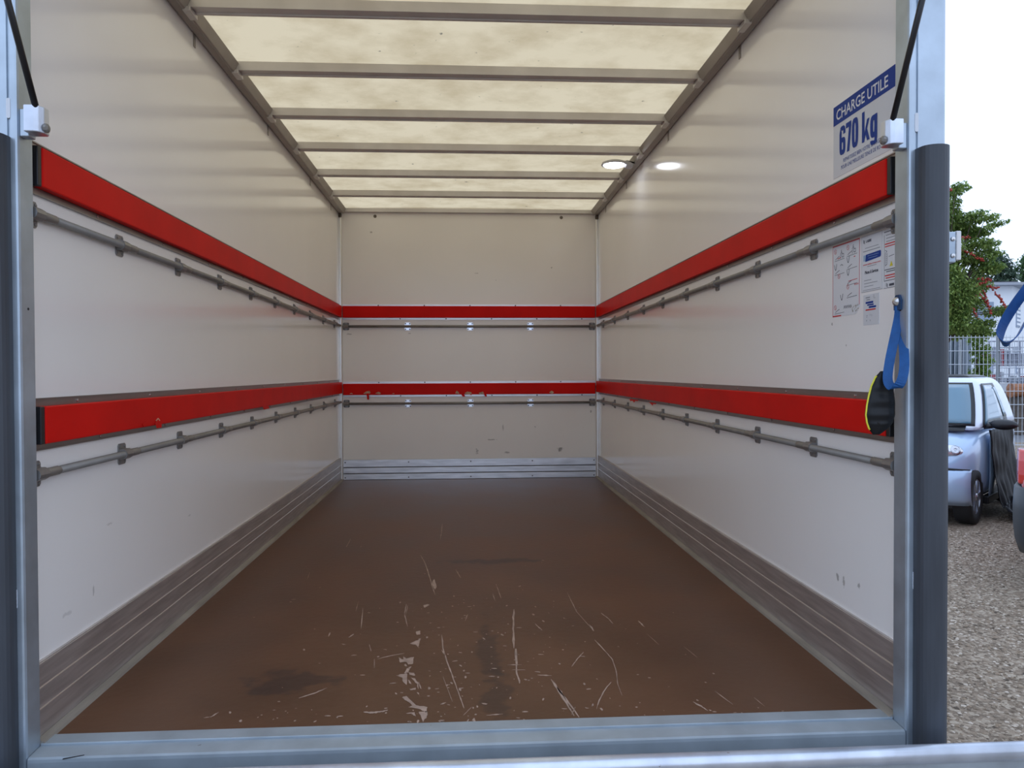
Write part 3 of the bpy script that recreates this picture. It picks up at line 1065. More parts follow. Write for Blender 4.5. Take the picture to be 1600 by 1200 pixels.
# pictogram sticker with red frame
s1 = sheet('safety_sticker', 'white pictogram sticker in a red frame on the right wall', 'sticker', 2.156, 1.201, .152, .202, m_paper, cut=.02)
rects('red_frame', [(0, -.003, .152, 0), (0, -.202, .05, -.1985), (0, -.202, .0016, 0), (.1495, -.178, .152, 0)], m_inkred, s1)
mb = MB()
for cx, cy in ((.016, -.017), (.088, -.016), (.037, -.089), (.088, -.124), (.016, -.176)):
    ring(mb, cx, cy, .0062)
lines(mb, [(.028, -.039), (.048, -.037)], .001)
lines(mb, [(.09, -.109), (.112, -.108), (.14, -.107)], .0008)
lines(mb, [(.12, -.045), (.128, -.045)], .0012)
for k in range(4):
    lines(mb, [(.124 + .006 * k, -.121), (.127 + .006 * k, -.121)], .0022)
local_part('red_pictograms', mb, m_inkred, s1)
mb = MB()
for cx, cy in ((.016, -.062), (.088, -.050), (.088, -.085), (.052, -.150)):      # hooks / ticks
    lines(mb, [(cx - .006, cy + .008), (cx - .002, cy - .005), (cx + .002, cy - .008), (cx + .005, cy - .002), (cx + .008, cy + .010)], .0011)
for x0, y0 in ((.012, -.040), (.082, -.036), (.012, -.080), (.082, -.072), (.082, -.116), (.082, -.150), (.012, -.190)):
    lines(mb, [(x0, y0 - .004), (x0 + .056, y0 - .002)], .0006)
    lines(mb, [(x0 + .004, y0), (x0 + .014, y0 + .004), (x0 + .028, y0 + .008)], .0008)
for x0, y0 in ((.046, -.040), (.112, -.036)):          # truck with open doors
    lines(mb, [(x0, y0), (x0, y0 + .014), (x0 + .008, y0 + .018), (x0 + .008, y0 + .003), (x0 + .018, y0 + .003), (x0 + .018, y0 + .012), (x0 + .008, y0 + .012)], .0008)
    lines(mb, [(x0 + .003, y0 + .018), (x0 + .006, y0 + .024)], .001)
lines(mb, [(.045, -.060), (.052, -.057), (.060, -.061)], .0009)
for k in range(5):
    lines(mb, [(.066 + .009 * k, -.183), (.068 + .009 * k, -.174), (.072 + .009 * k, -.181)], .0009)
local_part('grey_pictograms', mb, m_ink, s1)
mb = MB()
random.seed(3)
for k in range(26):
    x, y = random.uniform(.1, .146), random.uniform(-.196, -.180)
    mb.add([(x, y, .0013), (x + random.uniform(.002, .006), y + .001, .0013), (x + .003, y + random.uniform(.002, .006), .0013)], [(0, 1, 2)])
local_part('scraped_corner', mb, mat('scraped_paper', (.42, .38, .30), .8), s1)

# maker's notice
s2 = sheet('service_sticker', 'white notice sticker with a blue box and red web address on the right wall', 'sticker', 1.995, 1.200, .103, .147, m_paper)
rects('thin_frame', [(0, -.0008, .103, 0), (0, -.147, .103, -.1462), (0, -.147, .0008, 0), (.1022, -.147, .103, 0)], m_inkgrey, s2)
text('maker_name', 'LABBE', m_ink, s2, .024, -.018, .026, .007, .04)
rects('logo_mark', [(.010, -.018, .0125, -.009), (.0145, -.020, .017, -.011)], m_ink, s2)
rects('grey_lines', [(.018, -.033, .085, -.0315), (.008, -.041, .092, -.039), (.030, -.082, .075, -.0805), (.014, -.118, .050, -.1165), (.014, -.126, .080, -.1245), (.014, -.134, .060, -.1325), (.008, -.143, .094, -.1418)], m_inkgrey, s2)
rects('pale_stripe', [(.010, -.066, .022, -.050)], m_inkblue, s2)
mb = MB()
mb.add([(.020, -.068, .0013), (.094, -.064, .0013), (.097, -.060, .0013), (.097, -.050, .0013), (.094, -.0475, .0013), (.023, -.0495, .0013)], [tuple(range(6))])
local_part('blue_box', mb, m_signblue, s2)
rects('box_lines', [(.032, -.0545, .086, -.0535), (.036, -.0605, .080, -.0595)], m_inkblue, s2, .0016)
text('web_address', 'www.labbe-gruau.com', m_inkred, s2, .008, -.0785, .088, .0055, .02)
text('service_text', 'Pièces & Services', m_ink, s2, .018, -.1005, .066, .009, .03)

# load plan, half hidden by the post
s3 = sheet('load_plan_sticker', 'white plan sticker with yellow triangle half hidden behind the right door post', 'sticker', 1.888, 1.198, .082, .146, m_paper)
rects('black_lines', [(.004, -.006, .05, -.004), (.012, -.014, .06, -.0128), (.014, -.022, .06, -.0208), (.014, -.030, .06, -.0288), (.006, -.101, .07, -.099), (.014, -.106, .07, -.104),
                      (.004, -.128, .07, -.1265), (.004, -.146, .082, -.1452), (.004, -.128, .005, -.012)], m_ink, s3)
rects('red_lines', [(.008, -.037, .07, -.034), (.008, -.043, .07, -.0405), (.008, -.116, .07, -.113), (.012, -.122, .07, -.1195)], m_inkred, s3)
mb = MB()
lines(mb, [(.008, -.05), (.018, -.054), (.010, -.058), (.010, -.090), (.018, -.086), (.018, -.058)], .0006)
lines(mb, [(.026, -.068), (.05, -.066)], .0006)
for k in range(6):
    lines(mb, [(.014, -.06 - .005 * k), (.016, -.062 - .005 * k)], .0006)
local_part('plan_drawing', mb, m_ink, s3)
mb = MB()
mb.add([(.030, -.093, .0013), (.045, -.093, .0013), (.0375, -.080, .0013)], [(0, 1, 2)])
local_part('warning_triangle', mb, m_inkyel, s3)
rects('logo_mark', [(.014, -.142, .0165, -.133), (.0185, -.144, .021, -.135), (.028, -.142, .05, -.136)], m_ink, s3)

# small torn notice
s4 = sheet('small_notice', 'small worn notice sticker with blue and red words below the larger ones', 'sticker', 1.985, 1.045, .078, .080, m_paper_grey)
rects('grey_lines', [(.012, -.009, .034, -.0065), (.016, -.015, .034, -.0125), (.052, -.012, .0535, -.002), (.052, -.012, .062, -.0112)], m_inkgrey, s4)
rects('blue_words', [(.012, -.024, .050, -.0185), (.020, -.0295, .052, -.0255), (.028, -.036, .064, -.031)], m_signblue, s4)
rects('red_words', [(.012, -.042, .062, -.0385)], m_inkred, s4)
rects('scuffed_symbols', [(.016, -.056, .022, -.0545), (.016, -.060, .020, -.0585), (.034, -.056, .0355, -.052), (.042, -.058, .0435, -.053), (.016, -.070, .0185, -.066), (.034, -.070, .0362, -.0665)], m_inkgrey, s4)

# ------------------------------------------------------------------ gas struts at the posts
for s, sd in ((-1, 'left'), (1, 'right')):
    zc = 1.40
    t = thing('gas_strut', 'black gas strut in a zinc bracket on the %s door post' % sd, 'gas strut', (s * .985, YF, 1.37))
    x0 = .951
    prof = [(s * .986, YF - .012), (s * .986, YF + .030), (s * (x0 + .004), YF + .030), (s * (x0 - .002), YF + .022), (s * (x0 - .002), YF + .004), (s * (x0 + .006), YF - .009), (s * (x0 + .014), YF - .012)]
    MB().prism(prof, 2, 1.372, 1.430).build('bracket', m_galv_bar, t, bevel=.002)
    MB().box(*sorted((s * .984, s * 1.004)), YF + .006, YF + .034, 1.366, 1.426).build('bracket_tab', m_galv, t, bevel=.002)
    MB().lathe([(.010, 0), (.010, .006), (.006, .009), (0, .010)], (s * (x0 - .001), YF + .006, 1.384), (-s, 0, 0), 10).build('bolt', m_steel, t)
    a = Vector((s * .963, YF + .004, 1.41))
    b = Vector((s * .963, 1.400, 2.09 if s > 0 else 2.06))
    k = (b - a)
    MB().tube([a, a + k * .5], .0068, 12).build('rod', m_black, t, smooth=True)
    MB().tube([a + k * .5, a + k * .505, b], [.007, .010, .010], 12).build('cylinder', m_black, t, smooth=True)
    MB().box(s * .963 - .015, s * .963 + .015, 1.385, 1.415, b.z - .01, ZC + .09).build('upper_bracket', m_steel, t, bevel=.002)

# ------------------------------------------------------------------ rubber buffers on the posts
for s, sd in ((-1, 'left'), (1, 'right')):
    xc, r = s * 1.0535, .0335
    pr_o, pr_i = [], []
    for k in range(13):
        a = math.pi * k / 12
        pr_o.append((xc + r * math.cos(a), YF - .014 - .034 * math.sin(a) ** .8))
        pr_i.append((xc + (r - .007) * math.cos(a), YF - .012 - .028 * math.sin(a) ** .8))
    prof = [(xc + r, YF)] + pr_o + [(xc - r, YF)] + [(xc - r + .007, YF)] + pr_i[::-1] + [(xc + r - .007, YF)]
    tag(MB().prism(prof, 2, -.10, 1.362).build('rubber_buffer', m_rubber, smooth=False), 'long dark hollow rubber buffer strip on the %s door post' % sd, 'buffer')

# hinge bracket on the outside of the right post
t = thing('hinge_bracket', 'small white and grey hinge bracket on the outer side of the right post', 'bracket', (1.11, YF + .03, 1.10))
MB().box(1.095, 1.118, YF - .004, YF + .05, 1.098, 1.170).build('plate', m_galv, t, bevel=.002)
MB().box(1.118, 1.130, YF - .006, YF + .05, 1.104, 1.172).build('white_block', m_white, t, bevel=.002)
for z in (1.114, 1.153):
    MB().lathe([(.006, 0), (.005, .003), (0, .004)], (1.110, YF - .004, z), (0, -1, 0), 10).build('bolt', m_screw, t)

# ------------------------------------------------------------------ blue strap loop on the right post and the grip below it
rv = on_plane(1404, 474, 0, 1.003)
strap = thing('blue_strap', 'blue webbing strap loop riveted to the right door post', 'strap', (rv.x, rv.y, rv.z - .2))


def P(u, v, d):
    return at(u, v, d)


d0 = (rv - CAM).dot(fw)
pts = [P(1405, 468, d0), P(1407, 482, d0 - .004), P(1410, 505, d0 - .006), P(1411, 530, d0 - .012), P(1413, 560, d0 - .045), P(1412, 582, d0 - .065), P(1406, 600, d0 - .066),
       P(1396, 606, d0 - .050), P(1389, 600, d0 - .040), P(1387, 588, d0 - .032), P(1390, 565, d0 - .020), P(1395, 540, d0 - .010), P(1401, 512, d0 - .002), P(1405, 490, d0), P(1405, 468, d0 + .002)]


def smooth_path(pts, n=4):
    out = []
    q = [pts[0]] + list(pts) + [pts[-1]]
    for i in range(1, len(q) - 2):
        p0, p1, p2, p3 = q[i - 1], q[i], q[i + 1], q[i + 2]
        for k in range(n):
            t_ = k / n
            out.append(.5 * ((2 * p1) + (p2 - p0) * t_ + (2 * p0 - 5 * p1 + 4 * p2 - p3) * t_ ** 2 + (3 * p1 - p0 - 3 * p2 + p3) * t_ ** 3))
    out.append(pts[-1])
    return out


sp = smooth_path(pts)
wd = [(Vector((.80, -.6, 0)) if i < len(sp) * .45 else Vector((.9, -.43, .12))) for i in range(len(sp))]
MB().ribbon(sp, wd, .021, .0018).build('webbing', m_blue, strap)
MB().lathe([(.011, 0), (.010, .003), (.006, .005), (0, .006)], (rv.x - .004, rv.y, rv.z + .004), (-1, -.9, 0), 14).build('rivet', m_screw, strap, smooth=True)
MB().prism([(rv.y - .014, rv.z - .016), (rv.y + .014, rv.z - .016), (rv.y + .016, rv.z + .008), (rv.y + .006, rv.z + .020), (rv.y - .008, rv.z + .020), (rv.y - .016, rv.z + .006)], 0, rv.x - .004, rv.x + .0005).build('strap_end', mat('dark_blue_webbing', (.012, .05, .13), .6), strap)

gd = 1.835
grip = thing('door_grip', 'black ribbed rubber grip with yellow rim hanging beside the right post', 'grip', P(1375, 678, gd))
rings = []
out_l = [(1376, 580, 4), (1368, 590, 11), (1362, 603, 16), (1358, 618, 18.5), (1355, 634, 20.5), (1353.5, 648, 21), (1355, 660, 19), (1358, 669, 14), (1364, 679, 5)]
N = 16
dense = []
for i in range(len(out_l) - 1):
    for k in range(4):
        t_ = k / 4
        dense.append([out_l[i][j] + (out_l[i + 1][j] - out_l[i][j]) * t_ for j in range(3)])
dense.append(list(out_l[-1]))
rim = []
for i, (u, v, hw) in enumerate(dense):
    px = gd / F_PX
    c = P(u + hw, v, gd)
    rib = 1 + .10 * (1 if (i % 6) in (1, 2, 3) else -1) * (4 < i < 26)
    rr_ = []
    for k in range(N):
        a = 2 * math.pi * k / N
        rr_.append(c + rt * (math.cos(a) * hw * px * 1.12) - fw * (math.sin(a) * hw * px * .55 * (rib if math.sin(a) > 0 else .5)))
    rings.append(rr_)
    if v > 586:
        rim.append(P(u - .5, v, gd - .004))
MB().loft(rings).build('grip_body', m_grip, grip, smooth=True)
MB().tube(rim[:-3], .0022, 8).build('yellow_rim', m_yellow, grip, smooth=True)
MB().tube([P(1379, 583, gd), P(1383, 577, gd), P(1391, 560, gd - .004), P(1399, 525, d0 + .018), P(1404, 482, d0 + .006)], .002, 8).build('cord', m_black, grip)
MB().ball(P(1373, 661, gd - .015), .003, 8, 6).build('eyelet', m_dark, grip)

# second strap, swinging from the raised flap to the right of the opening
sd_ = 1.62
pts = [P(1690, 338, sd_), P(1640, 402, sd_), P(1606, 449, sd_), P(1586, 476, sd_ + .004), P(1570, 502, sd_ + .006), P(1563, 520, sd_), P(1563, 531, sd_ - .008), P(1570, 537, sd_ - .018), P(1581, 533, sd_ - .026), P(1592, 521, sd_ - .024),
       P(1606, 495, sd_ - .014), P(1645, 428, sd_ - .006), P(1690, 342, sd_ - .004)]
fs = thing('swinging_strap', 'dark blue strap loop hanging free over the yard at the right edge', 'strap', P(1567, 540, sd_))
sp = smooth_path(pts)
perp = rt * .8 - up * .6
wds = []
for i in range(len(sp)):
    q = min(1, max(0, (i / len(sp) - .42) / .2))
    wds.append(perp * (1 - .62 * q) + fw * (.30 + .6 * q))
MB().ribbon(sp, wds, .025, .0018).build('webbing', mat('navy_blue_webbing', (.005, .065, .24), .6, var=.15, vscale=60), fs)
top = P(1690, 332, sd_)
MB().ribbon(smooth_path([top - Vector((0, 0, .005)), top + Vector((-.01, -.03, .25)), Vector((1.10, 1.38, ZC + .06)), Vector((1.08, 1.36, ZC + .09))]), Vector((.5, -.85, 0)), .026, .0025).build('upper_strap', mat('navy_blue_webbing', (0, 0, 0)), fs)

# ------------------------------------------------------------------ lip of the lowered tail-lift below the sill
bt = thing('tail_lift_lip', 'shiny galvanised lip of the tail lift running across in front of the sill', 'tail lift', (.1, 1.62, -.4))
MB().tube([(-1.25, 1.615, .004), (1.45, 1.615, .004)], .020, 16).build('round_lip', m_galv_bar, bt, smooth=True)
MB().box(-1.25, 1.45, 1.610, 1.628, -.42, .0).build('lift_plate', m_galv, bt, bevel=.002)

# ================================================================== the yard outside, to the right
m_silver = mat('silver_blue_car_paint', (.44, .59, .80), .25, metal=.12, coat=.7)
m_silver_light = mat('pale_silver_cell_paint', (.72, .78, .90), .25, metal=.1, coat=.6)
m_glass = mat('tinted_car_glass', (.10, .21, .29), .06, spec=.8, coat=.5)
m_tyre = mat('tyre_rubber', (.012, .012, .013), .75)
m_rim = mat('alloy_rim', (.62, .64, .70), .25, metal=.85)
m_lens = mat('clear_headlamp_lens', (.72, .76, .80), .08, metal=.55, var=.25, vscale=16, coat=.8)
m_redpaint = mat('red_car_paint', (.42, .010, .022), .22, coat=.8)
m_redlens = mat('red_tail_lamp_lens', (.62, .02, .015), .12, coat=.8)
m_bumper = mat('dark_grey_bumper_plastic', (.035, .045, .055), .45)
m_trimblack = mat('black_car_trim', (.010, .011, .014), .35)


def car_frame(origin, heading):
    """heading: angle from +Y towards +X of the nose; local x forward, y left, z up"""
    fx = Vector((math.sin(heading), math.cos(heading), 0))
    ly = Vector((-fx.y, fx.x, 0))
    M = Matrix(((fx.x, ly.x, 0, origin.x), (fx.y, ly.y, 0, origin.y), (0, 0, 1, origin.z), (0, 0, 0, 1)))
    return M


def cpart(name, mb, m, root, smooth=True, bevel=0, solid=0, subd=0, fix=True):
    ob = bpy.data.objects.new(name, mb.mesh(name, m, smooth, fix))
    C.objects.link(ob)
    ob.parent = root
    if solid:
        q = ob.modifiers.new('thickness', 'SOLIDIFY')
        q.thickness = solid
        q.offset = 1
    if bevel:
        q = ob.modifiers.new('bevel', 'BEVEL')
        q.width = bevel
        q.segments = 2
    if subd:
        q = ob.modifiers.new('subd', 'SUBSURF')
        q.levels = q.render_levels = subd
    return ob


def body_ring(x, w, zb, zt, belt, n_shoulder=.90):
    """closed section of the car body at station x"""
    half = [(0.0, zb), (w * .55, zb), (w * .90, zb + .02), (w * .985, zb + .10), (w, zb + (belt - zb) * .5), (w * .985, belt - .05), (w * .94, belt), (w * n_shoulder * .86, zt - .01), (w * .5, zt), (0.0, zt + .005)]
    left = [(x, y, z) for y, z in half]
    right = [(x, -y, z) for y, z in half[-2:0:-1]]
    return left + right


def cut_arches(ob, cutters):
    """wheel arches cut from the body, then baked into its mesh"""
    tmp = []
    for (x, r) in cutters:
        mb = MB().lathe([(r, -1.2), (r, 1.2)], (x, 0, r * .86), (0, 1, 0), 28)
        c = bpy.data.objects.new('cutter', mb.mesh('cutter', None))
        C.objects.link(c)
        q = ob.modifiers.new('cut', 'BOOLEAN')
        q.operation = 'DIFFERENCE'
        q.object = c
        q.solver = 'EXACT'
        tmp.append(c)
    dg = bpy.context.evaluated_depsgraph_get()
    me = bpy.data.meshes.new_from_object(ob.evaluated_get(dg))
    ob.modifiers.clear()
    ob.data = me
    for c in tmp:
        bpy.data.objects.remove(c)


def wheel(root, x, y, r, w, side, spokes=6):
    out = side
    t_ = MB().lathe([(r * .66, -w / 2), (r * .95, -w / 2), (r, -w * .3), (r, w * .3), (r * .95, w / 2), (r * .66, w / 2), (r * .64, w * .35), (r * .64, -w * .35), (r * .66, -w / 2)], (x, y, r), (0, 1, 0), 28)
    ty = cpart('tyre', t_, m_tyre, root)
    rm = MB().lathe([(r * .66, 0), (r * .64, out * w * .45), (r * .60, out * w * .46), (r * .58, out * w * .2), (r * .5, 0), (0, 0)], (x, y, r), (0, 1, 0), 28)
    for k in range(spokes):
        a = 2 * math.pi * k / spokes
        da = .20
        yo, yi = y + out * w * .47, y + out * w * .25
        v = []
        for (rad, dd) in ((r * .12, .9), (r * .60, da)):
            for sgn in (-1, 1):
                aa = a + sgn * dd
                v.append((x + rad * math.cos(aa), yo, r + rad * math.sin(aa)))
                v.append((x + rad * math.cos(aa), yi, r + rad * math.sin(aa)))
        rm.add(v, [(0, 2, 6, 4), (1, 5, 7, 3), (0, 4, 5, 1), (2, 3, 7, 6)])
    cpart('rim', rm, m_rim, ty, smooth=False)
    hub = MB().lathe([(r * .15, 0), (r * .13, out * w * .08), (0, out * w * .1)], (x, y + out * w * .42, r), (0, 1, 0), 14)
    cpart('hub_cap', hub, m_rim, ty)


# ------------------------------------------------------------------ small silver two-seater
HEAD = math.radians(46.4)
fwl = on_plane(1513, 818, 2, GZ)                    # contact of its left front wheel
car_fwd = HEAD + math.pi
M0 = car_frame(Vector((0, 0, 0)), car_fwd)
wheel_local = Vector((.88, .66, 0))
org = Vector((fwl.x, fwl.y, GZ)) - (M0.to_3x3() @ wheel_local)
small = thing('small_car', 'small silver two-seater car parked on the gravel', 'car', mtx=car_frame(org, car_fwd))
st = [(1.27, .36, .34, .60, .56), (1.22, .54, .24, .70, .64), (1.12, .655, .20, .80, .72), (.98, .71, .19, .875, .80), (.80, .74, .19, .93, .87), (.60, .755, .19, .975, .93), (.2, .76, .19, .99, .96), (-.5, .76, .19, 1.0, .97),
      (-1.0, .755, .22, 1.0, .96), (-1.18, .72, .28, .97, .90), (-1.25, .62, .36, .90, .80)]
bd = cpart('body', MB().loft([body_ring(*s_) for s_ in st]), m_silver, small, subd=1)
cut_arches(bd, [(.88, .322), (-.93, .322)])
for p_ in bd.data.polygons:
    p_.use_smooth = True
MB_in = MB().box(-1.12, 1.08, -.56, .56, .17, .62)
cpart('wheel_well', MB_in, m_trimblack, small, smooth=False)


def cab_ring(z, xf, xr, w, r=.12):
    """horizontal outline of the cabin at height z"""
    pts = []
    for cx, cy, a0 in ((xf - r, w - r, 0), (xr + r * 1.6, w - r, 90), (xr + r * 1.6, -w + r, 180), (xf - r, -w + r, 270)):
        for k in range(5):
            a = math.radians(a0 + 90 * k / 4)
            rx = r if a0 in (0, 270) else r * 1.6
            pts.append((cx + rx * math.cos(a), cy + r * math.sin(a), z))
    return pts


cabz = [(.93, .80, -1.20, .735, .10), (.99, .74, -1.19, .73, .10), (1.10, .64, -1.16, .712, .11), (1.25, .50, -1.10, .678, .12), (1.38, .38, -1.02, .640, .12), (1.46, .29, -.95, .605, .12), (1.51, .20, -.88, .55, .12), (1.535, .06, -.78, .42, .10)]
cpart('cabin', MB().loft([cab_ring(*c_) for c_ in cabz]), m_silver_light, small, subd=1)


def cab_at(z):
    for a, b in zip(cabz[:-1], cabz[1:]):
        if a[0] <= z <= b[0]:
            t_ = (z - a[0]) / (b[0] - a[0])
            return [a[i] + (b[i] - a[i]) * t_ for i in range(5)]


def screen(z0, z1, inset, off):
    rows_ = []
    for i in range(9):
        z = z0 + (z1 - z0) * i / 8
        c_ = cab_at(z)
        w_ = c_[3] - inset
        rows_.append([(c_[1] + off - c_[4] + math.sqrt(max(0, c_[4] ** 2 - max(0, abs(y) - c_[3] + c_[4]) ** 2)), y, z) for y in [w_ * (k / 8 * 2 - 1) for k in range(9)]])
    return MB().grid(rows_)


cpart('screen_surround', screen(1.005, 1.455, .045, .010), m_trimblack, small, solid=.004)
cpart('windscreen', screen(1.03, 1.435, .080, .018), m_glass, small, solid=.004)


def side_glass(s_, xf0, xr0, xf1, xr1, z0, z1, off):
    rows_ = []
    for i in range(7):
        t_ = i / 6
        z = z0 + (z1 - z0) * t_
        c_ = cab_at(z)
        xa, xb = xf0 + (xf1 - xf0) * t_, xr0 + (xr1 - xr0) * t_
        rows_.append([(xa + (xb - xa) * k / 6, s_ * (c_[3] + off), z) for k in range(7)])
    return MB().grid(rows_)


for s_ in (1, -1):
    cpart('window_surround', side_glass(s_, .60, -.62, .16, -.40, .985, 1.445, .004), m_trimblack, small, solid=.004)
    cpart('side_window', side_glass(s_, .55, -.36, .14, -.24, 1.01, 1.425, .012), m_glass, small, solid=.004)
    cpart('quarter_window', side_glass(s_, -.41, -.57, -.27, -.37, 1.06, 1.40, .012), m_glass, small, solid=.004)
cpart('roof_panel', MB().loft([cab_ring(1.520, .16, -.86, .50, .10), cab_ring(1.545, .02, -.76, .40, .10)]), mat('dark_glass_roof', (.05, .052, .06), .3), small)
# front: dark split line, bumper, headlamps, wiper
for s_ in (1, -1):
    hl = MB().ball((0, 0, 0), (.06, .135, .075), 14, 10)
    hl.ball((.02, -s_ * .09, .012), (.055, .085, .062), 12, 8)
    ho = cpart('headlamp', hl, m_lens, small)
    ho.location = (1.085, s_ * .535, .755)
    ho.rotation_euler = (0, math.radians(-22), s_ * math.radians(38))
    hr = MB().lathe([(.045, 0), (.050, .012), (.035, .02), (0, .006)], (.045, s_ * .03, 0), (1, 0, 0), 14)
    cpart('reflector', hr, m_rim, ho)
spl = []
bum_t, bum_b = [], []
for k in range(25):
    y = .735 * (k / 12 - 1)
    q = abs(y) / .735
    x = 1.285 - .05 * q ** 2 - .085 * q ** 7
    spl.append((x, y))
cpart('front_gap', MB().grid([[(x + .012, y, .615 - .02 * (abs(y) / .73) ** 3) for x, y in spl], [(x + .014, y, .575) for x, y in spl]]), m_trimblack, small, solid=.006)
rows_ = []
for z, push in ((.585, -.01), (.56, .03), (.48, .055), (.38, .05), (.30, .03), (.23, -.03)):
    rows_.append([(x + push, y * 1.015, z - .03 * (abs(y) / .74) ** 4 * 0) for x, y in spl])
cpart('front_bumper', MB().grid(rows_), m_silver, small, solid=.012)
cpart('lower_grille', MB().box(1.315, 1.335, -.34, .34, .26, .42), m_trimblack, small, smooth=False, bevel=.01)
cpart('scuttle', MB().grid([[(.80, y, .945) for y in (-.6, -.3, 0, .3, .6)], [(.72, y, 1.0) for y in (-.6, -.3, 0, .3, .6)]]), m_trimblack, small, solid=.006)
wp = MB().tube([(.80, .34, .965), (.74, .10, 1.05), (.70, -.30, 1.07)], .014, 8)
wp.ball((.80, .36, .965), (.03, .06, .035), 8, 6)
cpart('wiper', wp, m_black, small)
for s_ in (1, -1):
    mr_ = MB().ball((.50, s_ * .90, 1.02), (.075, .135, .056), 16, 10)
    mr_.tube([(.52, s_ * .72, .99), (.51, s_ * .82, 1.01)], .028, 8)
    cpart('door_mirror', mr_, m_black, small)
    for x in (.88, -.93):
        wheel(small, x, s_ * .655, .285, .17, s_)
    cpart('door_panel', MB().grid([[(x, s_ * (.764 if z > .3 else .752), z) for x in (.45, .2, 0, -.25, -.5)] for z in (.24, .45, .7, .93)]), m_silver, small, solid=.006)
    cpart('side_sill', MB().box(-.58, .52, *sorted((s_ * .70, s_ * .772)), .17, .25), m_trimblack, small, smooth=False, bevel=.01)

# ------------------------------------------------------------------ black plastic sheet draped down the car's side
Mc = car_frame(org, car_fwd)
rows_ = []
random.seed(11)
NU, NV = 34, 30
for j in range(NV + 1):
    t_ = j / NV
    row = []
    for i in range(NU + 1):
        s_ = i / NU
        x = .56 - s_ * (1.14 + .2 * t_)
        if t_ < .72:
            q = t_ / .72
            z = .96 - q * .92
            y = .775 + .05 * q + .10 * q ** 3
        else:
            q = (t_ - .72) / .28
            z = .04 - .02 * q
            y = .925 + q * .34 + .08 * math.sin(s_ * 5)
        fold = .045 * math.sin(s_ * 21 + 2 * math.sin(t_ * 3)) * (.25 + t_) + .03 * mnoise.noise(Vector((s_ * 7, t_ * 6, 3)))
        y += abs(fold) * .8
        if t_ >= .66:
            z = max(.012, z + .13 * abs(mnoise.noise(Vector((s_ * 9, t_ * 16, 1)))) + .05 * abs(fold) / .05)
        row.append(Mc @ Vector((x + .02 * mnoise.noise(Vector((s_ * 4, t_ * 5, 8))), y, z)))
    rows_.append(row)
ps = MB().grid(rows_).build('plastic_sheet', mat('glossy_black_plastic_film', (.006, .006, .008), .5, spec=.15), smooth=True, fix=False, solid=.003)
tag(ps, 'black plastic sheet draped over the side of the silver car onto the gravel', 'plastic sheet')

# ------------------------------------------------------------------ red car at the right edge (rear towards the lens)
rc = at(1590, 800, 5.6)
car2 = HEAD - math.radians(4)
M1 = car_frame(Vector((0, 0, 0)), car2)
org2 = Vector((rc.x, rc.y, GZ)) - M1.to_3x3() @ Vector((-1.84, .87, 0))
redcar = thing('red_car', 'red hatchback with dark bumper cut off by the right edge', 'car', mtx=car_frame(org2, car2))
st = [(-2.0, .66, .42, .90, .80), (-1.97, .82, .36, .96, .88), (-1.88, .872, .30, .99, .93), (-1.5, .88, .24, 1.0, .95), (-.6, .87, .22, .99, .95), (.5, .87, .22, .98, .93), (1.0, .86, .22, .94, .88), (1.6, .82, .24, .85, .78), (1.9, .70, .28, .74, .66), (1.98, .5, .36, .64, .58)]
bd2 = cpart('body', MB().loft([body_ring(*s_) for s_ in st]), m_redpaint, redcar, subd=1)
cut_arches(bd2, [(-1.28, .36), (1.22, .36)])
for p_ in bd2.data.polygons:
    p_.use_smooth = True
cabz = [(.95, 1.0, -1.93, .80, .12), (1.1, .75, -1.86, .78, .12), (1.3, .4, -1.74, .70, .13), (1.42, .12, -1.60, .62, .13), (1.47, -.1, -1.40, .48, .12)]
cpart('cabin', MB().loft([cab_ring(*c_) for c_ in cabz]), m_redpaint, redcar, subd=1)
for s_ in (1, -1):
    cpart('side_window', side_glass(s_, .72, -1.55, .2, -1.3, 1.04, 1.36, .006), m_glass, redcar, solid=.004)
    tl = MB().loft([[(-1.99 + dx, s_ * .56, z0), (-1.965 + dx, s_ * .78, z0), (-1.875 + dx, s_ * .866, z0), (-1.72 + dx, s_ * .89, z0), (-1.72, s_ * .80, z0), (-1.88, s_ * .50, z0)] for z0, dx in ((.77, 0), (.84, -.005), (.94, .005), (1.02, .03))])
    tlo = cpart('tail_lamp', tl, m_redlens, redcar, smooth=False, bevel=.015)
    cpart('clear_lens', MB().box(-1.985, -1.90, *sorted((s_ * .62, s_ * .74)), .86, .93), mat('grey_lamp_lens', (.35, .37, .38), .15), tlo, smooth=False, bevel=.01)
    for x in (-1.28, 1.22):
        wheel(redcar, x, s_ * .76, .31, .19, s_)
rows_ = []
for z, push in ((.76, 0), (.74, .04), (.60, .055), (.46, .05), (.36, .03), (.27, -.02)):
    ol = [(-1.50, .885), (-1.70, .882), (-1.83, .862), (-1.93, .80), (-1.99, .68), (-2.03, .45), (-2.045, .2), (-2.05, 0)]
    row = [(x - push, y + (push * .4 if y > .5 else 0), z) for x, y in ol] + [(x - push, -y - (push * .4 if y > .5 else 0), z) for x, y in ol[-2::-1]]
    rows_.append(row)
cpart('rear_bumper', MB().grid(rows_), m_bumper, redcar, solid=.006)
cpart('rear_window', MB().grid([[(-1.90 + .1 * (z - 1.04) * 4 - .015, y, z) for y in (-.6, -.3, 0, .3, .6)] for z in (1.06, 1.2, 1.34)]), m_glass, redcar, solid=.004)
cpart('wheel_well', MB().box(-1.75, 1.7, -.62, .62, .2, .62), m_trimblack, redcar, smooth=False)

# ------------------------------------------------------------------ double-wire mesh fence
m_wire = mat('galvanised_fence_wire', (.55, .60, .66), .45, metal=.4)
FD = 11.4


